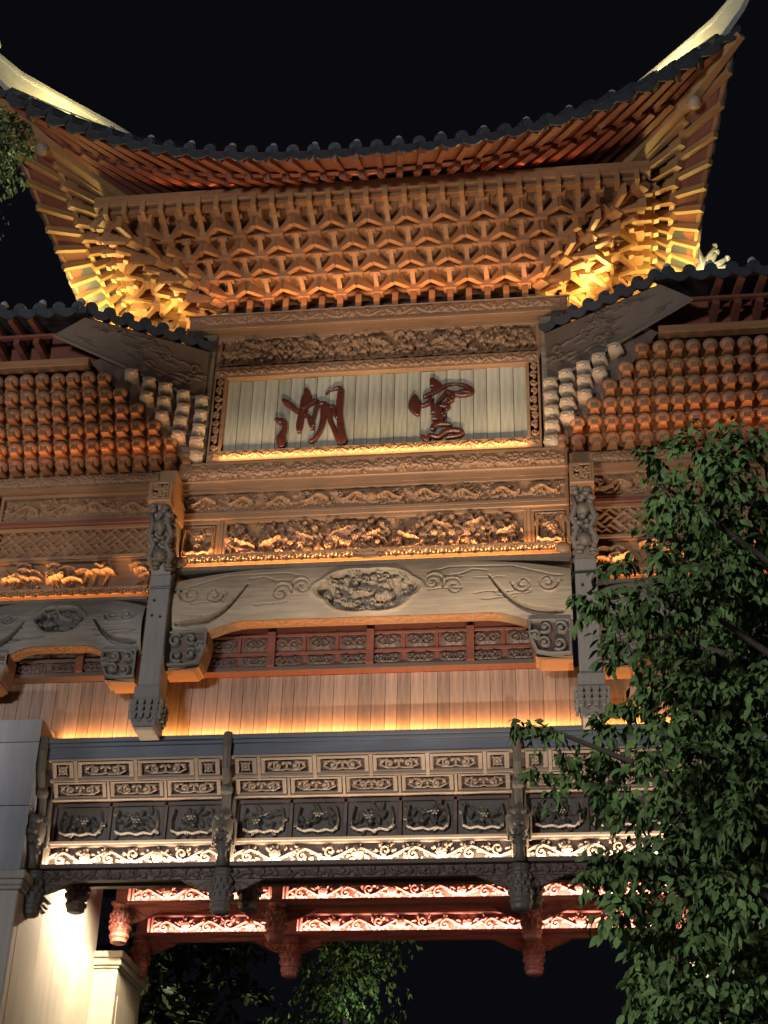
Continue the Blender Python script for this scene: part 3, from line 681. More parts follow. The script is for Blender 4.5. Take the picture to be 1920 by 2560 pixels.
    for k in range(18):
        x = rgc.uniform(xa+.1, xb-.3); z = rgc.uniform(zb(x)+.1, zt(x)-.2); p = [(x, z)]
        for j in range(5): x += rgc.uniform(.05, .14); z += rgc.uniform(-.012, .018); p.append((x, z))
        if not any(math.hypot((q[0]-cx)/rx, (q[1]-cz)/rz) < 1.15 for q in p): line(p, .009, -.03)
    bul = .09*(1-(2*T-1)**2)
    P0 = np.stack([XX, -.10-bul+0*Z-H, Z], -1); c.H[:] = 0
    i = np.arange(c.nz*c.nx).reshape(c.nz, c.nx); F = np.stack([i[:-1, :-1], i[:-1, 1:], i[1:, 1:], i[1:, :-1]], -1).reshape(-1, 4)
    o = link(bpy.data.objects.new(parent_name, npmesh(parent_name, P0.reshape(-1, 3), F, m)), G)
    xs = np.linspace(xa, xb, 40); poly = [(x, zb(x)) for x in xs]+[(x, zt(x)) for x in xs[::-1]]
    np_ = len(poly); MB().prism(poly, 1, .10, .14).add([(p[0], -.10, p[1]) for p in poly]+[(p[0], .10, p[1]) for p in poly], [(i, (i+1) % np_, (i+1) % np_+np_, i+np_) for i in range(np_)]).build('beam_core', m, o)
    # carved underside moulding
    und = Carve(w*.66, .20, .011); vine(und, np.random.default_rng(9)); xs = (xa+xb)/2-w*.33+und.x; Xg, Yg = np.meshgrid(xs, -.09+und.z)
    Pz = np.array([zb(x) for x in xs])[None, :]+0*Xg-.004
    nz, nx = und.H.shape; ii = np.arange(nz*nx).reshape(nz, nx); F = np.stack([ii[:-1, :-1], ii[1:, :-1], ii[1:, 1:], ii[:-1, 1:]], -1).reshape(-1, 4)
    link(bpy.data.objects.new('soffit_carving', npmesh('soffit_carving', np.stack([Xg, Yg, Pz-und.H*.02], -1).reshape(-1, 3), F, 'brown')), o)
    return o
def zt_main(x): a = abs(x)/2.66; return 11.56-.17*max(0, a-.45)**2/.3
def zb_main(x):
    a = abs(x); return 10.66 if a > 2.1 else 10.66+.14*math.sin(min(1, (2.1-a)/.55)*math.pi/2)
moon('moon_beam', 'pale', -2.64, 2.64, zt_main, zb_main, (0, 11.17, .66, .31), 1.0, None)
for sx in (-1, 1):
    cw = sx*4.09
    zt_w = lambda x: 11.17-.10*max(0, abs(x-cw)/1.1-.5)**2/.25
    zb_w = lambda x: 10.42 if abs(x-cw) > .62 else 10.42+.10*math.sin(min(1, (.62-abs(x-cw))/.3)*math.pi/2)
    moon('wing_moon_beam', 'grey', cw-1.13, cw+1.13, zt_w, zb_w, (cw, 10.88, .33, .20), .62, None)
# corbels (pierced scroll brackets) under the beam ends
def corbel(x0, x1, z0, z1, g_):
    c = Carve(abs(x1-x0), z1-z0, .008); w, h = c.w, c.h
    for (a, b_, r, s_) in ((.24, .72, .17, 1), (.62, .76, .15, -1), (.85, .55, .12, 1), (.30, .30, .17, -1), (.64, .34, .14, 1)):
        c.spiral(a*w, b_*h, r*w, 1.0*s_, 1.25, s_, .020, 1); c.ell(a*w, b_*h, .03, .03, 0, 1.1)
    c.stroke([(.03*w, .95*h), (.97*w, .97*h), (.98*w, .6*h), (.80*w, .12*h), (.5*w, .05*h), (.04*w, .06*h), (.03*w, .95*h)], .022, .022, .9)
    if g_ > 0: c.H = c.H[:, ::-1].copy()
    lo, hi = min(x0, x1), max(x0, x1)
    b = MB(); pr = [(0, 0), (.75, 0), (.9, .12), (1, .6), (1, 1), (0, 1)]
    b.prism([((x0+(x1-x0)*a), z0+(z1-z0)*t) for a, t in pr], 1, -.10, .20); o = b.build('corbel', 'dark', G, bevel=.01)  # dark body paints the shade seen through the scroll openings
    b2 = MB().prism([((x0+(x1-x0)*a), t) for a, t in ((0, z0-.045), (.72, z0-.045), (.86, z0+.02), (.86, z0-.004), (0, z0-.004))], 1, -.12, .22); b2.build('corbel_lip', 'brown', o)
    Hm = c.H; X, T = np.meshgrid(c.x, c.z/c.h)
    # trim the carving to the corbel's silhouette by sinking what lies outside it
    u = X/c.w if g_ < 0 else 1-X/c.w; lim = np.where(T < .12, .75+.15*T/.12, np.where(T < .6, .9+.1*(T-.12)/.48, 1.0)); P0 = np.stack([lo+X, np.where(u > lim, -.02, -.112)+0*X, z0+T*(z1-z0)], -1)
    link(bpy.data.objects.new('scroll_carving', surf('scroll_carving', c, 'grey', None, P0, (0, -1, 0), .075, True, .2)), o)
corbel(-2.62, -2.08, 10.14, 10.655, -1); corbel(2.62, 2.08, 10.14, 10.655, 1)
for sx in (-1, 1):
    corbel(sx*2.99, sx*3.46, 10.0, 10.415, 1 if sx > 0 and False else (1 if sx < 0 else -1)); corbel(sx*5.2, sx*4.73, 10.0, 10.415, -1 if sx < 0 else 1)

# ---- grille behind the moon beams and the cedar plank wall with its light cove
for (xa, xb) in ((-2.62, 2.62), (2.99, 5.25), (-5.25, -2.99)):
    GY, GZ = .0, .0; gr = MB(); gr.box(xa, xb, .36+GY, .5, 10.27+GZ, 10.92); gr.box(xa, xb, .32+GY, .36+GY, 10.485+GZ, 10.535+GZ); gr.box(xa, xb, .33+GY, .36+GY, 10.76+GZ, 10.80+GZ)
    gr = gr.build('grille', 'dark' if abs(xa+xb) > 1 else 'red', G, bevel=.005)
    MB().box(xa, xb, .30, .358, 10.262, 10.315).build('grille_sill', 'dark', gr)
    n = max(3, int((xb-xa)/.43)); p = (xb-xa)/n
    for i in range(n):
        x = xa+i*p
        if i: MB().box(x-(.05 if i % 3 == 0 else .012), x+(.05 if i % 3 == 0 else .012), .25+GY if i % 3 == 0 else .32+GY, .36+GY, 10.315+GZ if i % 3 == 0 else 10.545+GZ, 10.80+GZ).build('grille_stile', 'red', gr)
        carved('fretwork_panel', 'dark', gr, x+.04, x+p-.04, 10.56+GZ, 10.745+GZ, .355+GY, .03, lambda c: scrollpair(c, i), None, .010)
        carved('fretwork_panel', 'dark', gr, x+.03, x+p-.03, 10.325+GZ, 10.465+GZ, .345+GY, .035, lambda c: scrollpair(c, i+1), None, .010)
wall = MB().box(-7.9, 7.9, .53, .62, 8.9, 10.3).build('plank_wall', 'plank', G)
MEP = {}
x = -5.6; i = 0
while x < 5.6:
    w = (.168, .182, .155, .175)[i % 4]
    if w not in MEP: MEP[w] = MB().cbox(0, w-.006, .50, .53, 9.02, 10.27, .004).mesh('wall_plank', 'plank')
    inst('wall_plank', MEP[w], wall, Matrix.Translation((x, random.uniform(-.003, .003), 0))); x += w; i += 1

# ---- hanging posts with leaning lion struts, capitals and lotus drops
for sx in (-1, 1):
    cx = -2.735 if sx < 0 else 2.83
    p = MB(); p.box(cx-.14, cx+.14, -.32, .03, 9.78, 11.42); po = p.build('hanging_post', 'greyz', G, bevel=.012)
    h0 = -.145; st = MB()
    st.hexa([(cx-.13, -.34, 11.40), (cx+.13, -.34, 11.40), (cx+.13, .0, 11.40), (cx-.13, .0, 11.40), (cx-.12, -.66, 12.27), (cx+.12, -.66, 12.27), (cx+.12, .0, 12.27), (cx-.12, .0, 12.27)])
    so = st.build('strut', 'dkz', po)  # darker colour stands in for the strut missing the light on the panels
    lm = MB(); rg = np.random.default_rng(4)      # lion and cloud carving along the strut face
    for k in range(34):
        t = k/33; z = 11.45+.80*t; y = -.36-.31*t; g_ = -1 if k % 2 else 1
        lm.blob((cx+g_*rg.uniform(.0, .12), y-rg.uniform(.0, .04), z), (rg.uniform(.03, .07), .05, rg.uniform(.02, .06)), 7, 5)
    for g_ in (-1, 1):
        lm.tube([(cx+g_*.10, -.40, 11.5), (cx+g_*.15, -.47, 11.62), (cx+g_*.08, -.52, 11.75), (cx+g_*.15, -.55, 11.88), (cx+g_*.10, -.6, 12.02), (cx+g_*.13, -.64, 12.18)], [.03, .05, .04, .05, .04, .03], 6)
        for k in range(9): t = k/8; lm.blob((cx+g_*.13, -.2-.25*t*rg.uniform(.4, 1.2), 11.45+.78*t), (.035, .07, .05), 6, 5)
    lm.blob((cx, -.47, 11.62), (.10, .09, .10), 9, 6); lm.blob((cx, -.60, 12.0), (.09, .08, .09), 9, 6)
    lm.build('lion_carving', 'dkz', so, True)
    cb = MB().cbox(cx-.155, cx+.155, -.79, .0, 12.27, 12.585, .012).build('capital', 'brownz', po)
    c = Carve(.25, .26, .007); c.stroke([(.01, .01), (.24, .01), (.24, .25), (.01, .25), (.01, .01)], .014, .014, .8)
    for a in range(4): c.spiral(.125+(.06 if a % 2 else -.06), .07+.11*(a//2), .05, a, 1.2, 1 if a % 2 else -1, .012, 1)
    c.ell(.125, .13, .03, .09, 0, .9)
    link(bpy.data.objects.new('capital_carving', panel_mesh('capital_carving', c, 'brown', cx-.125, 12.298, -.79, .022)), cb)
    MB().box(cx-.11, cx+.11, -.5, .0, 12.585, 12.93).build('capital_neck', 'brownz', po)
    # lotus drop: three ragged tiers, a die and a pale end
    dr = MB()
    dr.box(cx-.165, cx+.165, -.36, .05, 9.60, 9.78)
    for t, (z, w) in enumerate(((9.60, .19), (9.52, .185), (9.44, .175))):
        for k in range(4):
            xx = cx-w+w*2*(k+.5)/4; dr.hexa([(xx-.025, -.40, z-.10), (xx+.025, -.40, z-.10), (xx+.025, -.30, z-.10), (xx-.025, -.30, z-.10), (xx-.05, -.385, z), (xx+.05, -.385, z), (xx+.05, -.3, z), (xx-.05, -.3, z)])
        for e in (-1, 1):
            for k in range(3): yy = -.32+.13*k; dr.hexa([(cx+e*(w+.012)-.02, yy-.03, z-.09), (cx+e*(w+.012)+.02, yy-.03, z-.09), (cx+e*(w+.012)+.02, yy+.03, z-.09), (cx+e*(w+.012)-.02, yy+.03, z-.09), (cx+e*w-.02, yy-.06, z), (cx+e*w+.02, yy-.06, z), (cx+e*w+.02, yy+.06, z), (cx+e*w-.02, yy+.06, z)])
        dr.box(cx-w+.02, cx+w-.02, -.34, .04, z-.09, z)
    dr.box(cx-.145, cx+.145, -.345, .03, 9.24, 9.40)
    for e in (-.07, .07): dr.tube([(cx+e-.04, -.35, 9.33), (cx+e, -.365, 9.29), (cx+e+.04, -.35, 9.33)], .014, 5)
    d_ = dr.build('lotus_drop', 'greyz', po, bevel=.008)
    MB().box(cx-.125, cx+.125, -.325, .01, 9.19, 9.24).build('drop_end', 'nose', d_, bevel=.01)
    ME_PEG = MB().lathe([(.018, -.02), (.018, .012)], (0, 0, 0), 8).mesh('peg', 'steel')
    for (px, pz) in ((-.05, 11.02), (-.06, 10.80), (.05, 10.78)): inst('peg', ME_PEG, po, Matrix.Translation((cx+px, -.325, pz)) @ Matrix.Rotation(R(90), 4, 'X'))
    MB().tube([(cx-.19, -.05, 11.20), (cx-.155, -.335, 11.20), (cx+.155, -.335, 11.21), (cx+.19, -.05, 11.21), (cx+.26, -.2, 11.22)], .014, 6).build('cable_strap', 'black', po)

# ================================================================ WINGS
def scale_mesh():
    pr = np.array([(.14, .10), (-.03, .125), (-.11, .105), (-.17, .04), (-.195, -.04), (-.205, -.105), (-.165, -.12), (-.09, -.075), (.14, -.075)])
    xs = [(-.052, .8), (-.042, 1.0), (.042, 1.0), (.052, .8)]; n = len(pr); vs = []
    for x, k in xs: vs += [(x, .12+(y-.12)*k, z*(.6+.4*k)) for y, z in pr]
    b = MB(); fs = [(i*n+j, i*n+(j+1) % n, (i+1)*n+(j+1) % n, (i+1)*n+j) for i in range(3) for j in range(n)]+[tuple(range(n))[::-1], tuple(range(3*n, 4*n))]
    b.add(vs, fs)
    b.hexa([(-.045, -.20, -.125), (.045, -.20, -.125), (.088, .12, -.085), (-.088, .12, -.085), (-.05, -.205, -.095), (.05, -.205, -.095), (.088, .12, -.06), (-.088, .12, -.06)])
    k = len(b.f); b.blob((0, -.10, .015), (.108, .10, .088), 12, 8); me = b.mesh('scale_bracket', 'gloss')
    for i in range(k, len(b.f)): me.polygons[i].use_smooth = True
    return me
ME_SC = scale_mesh()
def nose_mesh():
    b = MB(); b.hexa([(-.07, -.16, -.055), (.07, -.16, -.055), (.085, .12, -.06), (-.085, .12, -.06), (-.06, -.15, .055), (.06, -.15, .055), (.085, .12, .075), (-.085, .12, .075)])
    b.blob((0, -.15, .01), (.07, .055, .05), 8, 5); b.blob((-.05, -.12, .045), (.03, .04, .03), 6, 4); b.blob((.05, -.12, .045), (.03, .04, .03), 6, 4); b.blob((0, -.185, -.03), (.045, .03, .025), 7, 4)
    return b.mesh('bracket_nose', 'nose', True)
ME_NO = nose_mesh()
for v_ in ME_NO.vertices: v_.co.z *= .95; v_.co.x *= 1.28
def mir(sx, x): return sx*x
for sx in (-1, 1):
    lo = lambda a, b_: (min(sx*a, sx*b_), max(sx*a, sx*b_))
    # wing wall rows, from the beam down
    x0, x1 = lo(2.66, 7.6)
    lb = MB(); lb.cbox(x0, x1, -.06, .4, 13.0, 13.215); lb.box(x0, x1, -.10, .4, 12.925, 13.0); lb = lb.build('wing_beam', 'brown', G)
    a0, a1 = lo(3.0, 5.6)
    carved('beam_carving', 'brown', lb, a0, a1, 13.02, 13.2, -.06, .022, lambda c, r: (hooks(c, r), vine(c, r)), 61+sx)
    a0, a1 = lo(2.95, 5.25)
    w_ = MB().box(a0, a1, .09, .25, 11.15, 12.93).build('wing_wall', 'brown', G)
    f1 = frame('wing_dragon_panel', 'brown', G, a0, a1, 12.47, 12.925, -.0, .05, .04, .09)
    carved('dragon_carving', 'brown', f1, a0+.05, a1-.05, 12.52, 12.875, .04, .05, dragons, 71+sx)
    MB().box(a0, a1, -.07, .2, 12.40, 12.47).build('wing_rail', 'red', G, bevel=.01)
    f2 = frame('lattice_panel', 'brown', G, a0, a1, 11.88, 12.40, .02, .055, .04, .08)
    carved('lattice_bars', 'brown', f2, a0+.055, a1-.055, 11.935, 12.345, .085, .045, fret, None, .008)
    f3 = frame('pine_panel', 'brown', G, a0, a1, 11.33, 11.88, .03, .03, .03, .06)
    carved('pine_carving', 'brown', f3, a0+.03, a1-.03, 11.36, 11.85, .08, .11, pines, 81+sx)
    carved('pierced_rail', 'brown', G, a0, a1, 11.215, 11.32, -.15, .03, rail, 52, .008, None, .3)
    MB().box(a0, a1, -.12, .3, 11.165, 11.213).build('rail_shelf', 'dkz', G)
    a0, a1 = lo(5.28, 5.58)
    po = MB().box(a0, a1, -.30, .1, 9.3, 12.93).build('wing_post', 'greyz', G, bevel=.012)
    oa, ob = lo(5.58, 7.6)
    ow = MB(); ow.box(oa, ob, .09, .25, 10.3, 12.93); ow.box(oa, ob, -.07, .09, 12.40, 12.47); ow.box(oa, ob, -.12, .09, 11.165, 11.213); ow.box(oa, ob, -.06, .09, 10.45, 11.165); ow.build('end_bay_wall', 'brown', G, bevel=.01)
    f4 = frame('end_bay_panel', 'brown', G, oa, ob, 12.47, 12.925, -.0, .05, .04, .09)
    carved('dragon_carving', 'brown', f4, oa+.05, ob-.05, 12.52, 12.875, .04, .05, dragons, 171+sx)
    f5 = frame('end_bay_panel', 'brown', G, oa, ob, 11.33, 12.40, .03, .05, .03, .06)
    carved('pine_carving', 'brown', f5, oa+.05, ob-.05, 11.38, 12.35, .08, .11, pines, 181+sx)
    # scale bracket field
    b = MB(); a, c_ = 2.40, 7.4
    for k in range(6):
        y, z = .02-.13*k, 13.235+.2*k
        b.box(*lo(2.40+.25*k, 7.4), y-.02, y+.30, z, z+.19)
        b.box(*lo(2.48+.25*k, 7.4), y-.03, y-.021, z+.165, z+.188)
    sf = b.build('wing_bracket_field', 'amber', G)
    for k in range(6):
        y, z = -.06-.13*k, 13.335+.2*k; n0 = 2.60+.225*k
        for i in range(int((7.35-n0)/.225)): inst('scale_bracket', ME_SC, sf, Matrix.Translation((sx*(n0+.225*i)+random.uniform(-.007, .007), y+random.uniform(-.012, .012), z+random.uniform(-.006, .006))) @ Matrix.Rotation(R(random.uniform(-4, 4)), 4, 'Z') @ Matrix.Rotation(R(random.uniform(-3, 3)), 4, 'Y'))
    # pale bracket noses on the chamfered inner end
    for (xc, zt_, n) in ((2.49, 14.27, 5), (2.72, 14.31, 4), (2.95, 14.34, 3), (3.17, 14.37, 2), (3.39, 14.45, 1)):
        for i in range(n):
            y = -.08-.55*(xc-2.4); inst('bracket_nose', ME_NO, sf, Matrix.Translation((sx*xc, y, zt_-.235*i+random.uniform(-.012, .012))) @ Matrix.Rotation(R(-14*sx+random.uniform(-7, 7)), 4, 'Z') @ Matrix.Rotation(R(random.uniform(-5, 5)), 4, 'Y'))
    b = MB(); b.add([(sx*2.36, -.02, 13.24), (sx*2.50, -.02, 13.24), (sx*3.95, -.80, 14.60), (sx*3.70, -.75, 14.85), (sx*2.36, -.02, 14.35)], [(0, 1, 2, 3, 4)[::sx]])
    b.build('chamfer_board', 'dark', sf)  # dark sheet painted as the shade between the noses
    MB().box(*lo(3.95, 7.5), -.93, -.78, 14.50, 14.63).build('wing_plate', 'amber', sf, bevel=.01)
    # wing roof
    def wE(x): return Vector((sx*x, -1.22, 15.10+.02*(x-4)+.9*max(0, (x-5.6)/2)**2.4))
    C0, C1 = Vector((sx*3.98, -1.20, 15.09)), Vector((sx*2.42, -.22, 15.12))
    xs = [3.98+i*.4 for i in range(10)]
    b = MB(); strip(b, [[wE(x)+Vector((0, 0, .09)) for x in xs], [Vector((sx*x, -.6, 15.32+(wE(x).z-15.1))) for x in xs], [Vector((sx*max(3.0, x-.4), .35, 15.95)) for x in xs]], .10)
    b.add([(C0+Vector((0, 0, .12)))[:], (C1+Vector((0, 0, .12)))[:], (sx*2.5, .35, 15.7), (sx*3.2, .35, 15.95)], [(0, 1, 2, 3)[::-sx]])
    b.add([(C0+Vector((0, 0, .16)))[:], (C1+Vector((0, 0, .16)))[:], (sx*2.5, .35, 15.74), (sx*3.2, .35, 15.99)], [(0, 1, 2, 3)[::sx]])
    wr = b.build('wing_roof', 'tile', G)
    for i in range(13):
        x = 4.12+i*.285; tile_row(wr, wE(x)+Vector((0, 0, .03)), (0, -1, 0), i, True)
        drip(wr, wE(x+.142)+Vector((0, 0, .03)), (0, -1, 0))
    dn = (C0-C1); dn = Vector((-dn.y*sx, dn.x*sx, 0)).normalized(); dn = dn if dn.y < 0 else -dn
    for i in range(7):
        q = C0.lerp(C1, (i+.25)/7)+Vector((0, 0, .05)); tile_row(wr, q, dn, i, False); drip(wr, C0.lerp(C1, (i+.75)/7)+Vector((0, 0, .05)), dn)
    for i in range(11):
        x = 4.7+i*.29; e = wE(x+.1)
        bar('eave_rafter', ME_RAFR, Vector((sx*x, -.62, 14.86)), Vector((sx*(x+.04), -1.0, 14.92)), wr, .0)
        bar('flying_rafter', ME_FLYR, Vector((sx*x, -.7, 15.06)), e+Vector((0, .03, 0)), wr, .05)
    MB().box(*lo(3.9, 7.5), -1.02, -.96, 14.965, 15.01).build('rafter_batten', 'red', wr)
    MB().box(*lo(3.3, 7.5), -.62, -.55, 14.6, 15.25).build('rafter_backing', 'red', wr)
    # carved soffit board along the return
    c = Carve(1.9, .7, .011); rg = np.random.default_rng(91)
    for k in range(16): c.cloud(rg.uniform(.1, 1.8), rg.uniform(.05, .65), rg.uniform(.09, .16), rg.choice((-1, 1)), rg.uniform(.5, 1))
    for k in range(8): c.leaf(rg.uniform(.1, 1.8), rg.uniform(.05, .65), .2, .08, rg.uniform(0, 6), .7)
    A, B_, C_, D_ = [Vector(p) for p in ((sx*4.42, -1.17, 14.86), (sx*2.44, -.16, 14.31), (sx*2.42, -.24, 15.13), (sx*4.0, -1.19, 15.12))]
    U, V = np.meshgrid(c.x/c.w, c.z/c.h); U, V = U[..., None], V[..., None]
    P0 = (1-U)*(1-V)*np.array(A)+U*(1-V)*np.array(B_)+U*V*np.array(C_)+(1-U)*V*np.array(D_)
    nrm = (B_-A).cross(D_-A).normalized(); nrm = nrm if nrm.y < 0 else -nrm
    mesh_ = surf('soffit_board', c, 'soffit', None, P0, nrm[:], .05); so = link(bpy.data.objects.new('soffit_board', mesh_), wr)
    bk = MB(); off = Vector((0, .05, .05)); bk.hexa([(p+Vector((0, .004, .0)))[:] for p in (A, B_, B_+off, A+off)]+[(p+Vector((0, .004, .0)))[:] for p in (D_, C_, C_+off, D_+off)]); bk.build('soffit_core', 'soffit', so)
    MB().tube([(A+Vector((0, -.02, -.02)))[:], A.lerp(B_, .5)+Vector((0, -.02, -.02)) and (A.lerp(B_, .5)+Vector((0, -.02, -.02)))[:], (B_+Vector((0, -.02, -.02)))[:]], .028, 4).build('soffit_edge', 'soffit', so)
    # ridge of the wing with a coral-like finial
    MB().box(*lo(4.5, 7.4), .28, .42, 15.95, 16.47).build('wing_ridge', 'ridge', wr)
    if sx > 0:
        b = MB(); base = Vector((4.74, .22, 16.30))
        b.tube([base[:], (base+Vector((.02, 0, .25)))[:], (base+Vector((.0, 0, .45)))[:]], [.11, .10, .07], 7)
        for (dx, dz, h_) in ((.24, .30, .12), (.38, .17, .22), (.40, .02, .34), (.22, .42, .05), (-.05, .5, .3)):
            b.tube([(base+Vector((.0, -.02, h_*.5+.1)))[:], (base+Vector((dx*.55, -.03, .14+dz*.6)))[:], (base+Vector((dx, -.03, .2+dz)))[:]], [.07, .06, .035], 6); b.blob((base+Vector((dx, -.03, .2+dz)))[:], (.05, .05, .05), 6, 5)
        b.build('coral_finial', 'ridge', wr, True)
spot('finial_floodlight', (5.0, -.55, 16.05), (4.9, .25, 16.7), 60, (1, .86, .42), 110, .6, .02)
spot('wing_ridge_floodlight', (-4.7, -.5, 16.0), (-4.75, .3, 16.5), 60, (1, .86, .42), 130, .6, .02)

# ================================================================ NAME BOARD
NB = thing('name_board', 'pale plank sign board with two dark red brush characters in a carved frame', 'sign', (0, -.04, 13.26))
fr_ = frame('frame', 'brown', NB, -2.33, 2.33, 13.26, 14.90, -.06, .19, .09, .10)
for (a, b_, c_, d) in ((-2.30, 2.30, 13.30, 13.42), (-2.30, 2.30, 14.74, 14.86)): carved('frame_carving', 'brown', fr_, a, b_, c_, d, -.15, .02, vine, 15)
for x in (-2.30, 2.18):
    c = Carve(.12, 1.26, .010)
    for k in range(9): c.spiral(.06, .07+.14*k, .05, k, 1.2, 1 if k % 2 else -1, .013, 1); c.leaf(.06, .13+.14*k, .07, .04, 1.2, .7)
    link(bpy.data.objects.new('frame_carving', panel_mesh('frame_carving', c, 'brown', x, 13.45, -.15, .02)), fr_)
n = 23; w = 4.28/n; meb = [MB().cbox(-w/2+.004, w/2-.004, -.055+d, .0, 13.45, 14.71, .005).mesh('plank', 'bplank') for d in (0, .006, -.004)]
for i in range(n): inst('plank', meb[i % 3], NB, Matrix.Translation((-2.14+w*(i+.5), -.005, random.uniform(-.008, .004))))
MB().box(-2.2, 2.2, .0, .05, 13.4, 14.75).build('backing', 'void', NB)
HU = [[(-1.332, 14.337, 0.008), (-1.263, 14.268, 0.043), (-1.19, 14.208, 0.043), (-1.117, 14.13, 0.036), (-1.046, 14.089, 0.043)], [(-0.991, 14.497, 0.016), (-0.97, 14.398, 0.051), (-0.98, 14.287, 0.075), (-1.004, 14.16, 0.059), (-1.035, 14.015, 0.047), (-1.049, 13.861, 0.049), (-1.054, 13.744, 0.028)], [(-1.018, 14.142, 0.039), (-0.931, 14.22, 0.043), (-0.849, 14.27, 0.028), (-0.812, 14.296, 0.016)], [(-0.983, 14.039, 0.024), (-0.919, 13.99, 0.036), (-0.884, 13.897, 0.047), (-0.868, 13.788, 0.024)], [(-0.866, 13.824, 0.036), (-0.856, 13.932, 0.024), (-0.839, 14.058, 0.028), (-0.814, 14.167, 0.028), (-0.77, 14.21, 0.032), (-0.709, 14.206, 0.036), (-0.669, 14.167, 0.036)], [(-0.701, 14.187, 0.039), (-0.704, 14.105, 0.059), (-0.714, 13.978, 0.043), (-0.73, 13.843, 0.039), (-0.77, 13.71, 0.032), (-0.818, 13.623, 0.028), (-0.883, 13.569, 0.02), (-0.89, 13.627, 0.008)], [(-0.654, 14.157, 0.047), (-0.633, 14.028, 0.047), (-0.612, 13.899, 0.032), (-0.561, 13.77, 0.032), (-0.503, 13.641, 0.043), (-0.454, 13.531, 0.051)], [(-0.701, 14.377, 0.01), (-0.65, 14.429, 0.012), (-0.575, 14.457, 0.018), (-0.506, 14.462, 0.032), (-0.481, 14.405, 0.043), (-0.49, 14.239, 0.051), (-0.486, 14.056, 0.045), (-0.471, 13.873, 0.047), (-0.445, 13.691, 0.055), (-0.429, 13.556, 0.059), (-0.445, 13.486, 0.024)], [(-0.622, 14.137, 0.039), (-0.569, 14.143, 0.028), (-0.557, 14.023, 0.02), (-0.516, 13.948, 0.02)], [(-1.411, 13.992, 0.012), (-1.335, 13.942, 0.047), (-1.28, 13.92, 0.047), (-1.26, 13.828, 0.036), (-1.277, 13.739, 0.043), (-1.302, 13.65, 0.067), (-1.289, 13.56, 0.059), (-1.271, 13.501, 0.036)]]
YAO = [[(0.571, 14.281, 0.02), (0.565, 14.185, 0.071), (0.574, 14.084, 0.091), (0.597, 14.001, 0.059), (0.628, 13.935, 0.024)], [(0.802, 14.548, 0.024), (0.84, 14.481, 0.067), (0.863, 14.405, 0.079), (0.834, 14.333, 0.039)], [(0.692, 14.236, 0.016), (0.759, 14.274, 0.028), (0.864, 14.322, 0.028), (0.954, 14.39, 0.024), (1.044, 14.431, 0.02), (1.141, 14.438, 0.016), (1.239, 14.414, 0.022), (1.314, 14.368, 0.039), (1.358, 14.301, 0.051), (1.298, 14.259, 0.043), (1.216, 14.245, 0.032), (1.141, 14.25, 0.024)], [(1.351, 14.292, 0.043), (1.254, 14.298, 0.036), (1.164, 14.276, 0.028), (1.089, 14.281, 0.036)], [(0.656, 14.079, 0.016), (0.716, 14.103, 0.028), (0.775, 14.144, 0.036), (0.797, 14.216, 0.028)], [(0.805, 14.124, 0.024), (0.836, 14.059, 0.043), (0.851, 14.004, 0.051), (0.851, 13.958, 0.047)], [(0.873, 14.075, 0.02), (0.925, 14.172, 0.02), (0.992, 14.268, 0.02), (0.999, 14.332, 0.008)], [(0.999, 14.332, 0.012), (1.051, 14.292, 0.039), (1.096, 14.253, 0.047), (1.074, 14.19, 0.051), (1.104, 14.134, 0.024)], [(0.911, 14.036, 0.024), (1.0, 14.103, 0.024), (1.074, 14.126, 0.024)], [(0.925, 14.063, 0.024), (0.992, 14.059, 0.036), (1.045, 14.046, 0.032), (1.015, 13.994, 0.02)], [(0.88, 14.074, 0.039), (0.911, 13.982, 0.059), (0.926, 13.891, 0.055), (0.927, 13.801, 0.047), (0.912, 13.748, 0.039)], [(0.799, 13.952, 0.012), (0.866, 13.957, 0.016), (0.904, 13.955, 0.016)], [(0.956, 13.925, 0.024), (0.993, 13.932, 0.024), (0.986, 13.878, 0.024)], [(0.808, 13.853, 0.016), (0.845, 13.851, 0.024), (0.889, 13.848, 0.02)], [(0.824, 13.664, 0.024), (0.838, 13.725, 0.036), (0.912, 13.757, 0.032), (1.001, 13.752, 0.028), (1.082, 13.729, 0.02)], [(0.662, 13.584, 0.012), (0.707, 13.537, 0.032), (0.752, 13.499, 0.032), (0.788, 13.568, 0.024), (0.847, 13.556, 0.032), (0.913, 13.543, 0.028), (0.979, 13.61, 0.036), (1.068, 13.641, 0.036), (1.164, 13.635, 0.043), (1.23, 13.605, 0.036), (1.193, 13.554, 0.028), (1.105, 13.532, 0.02), (1.017, 13.52, 0.016)]]
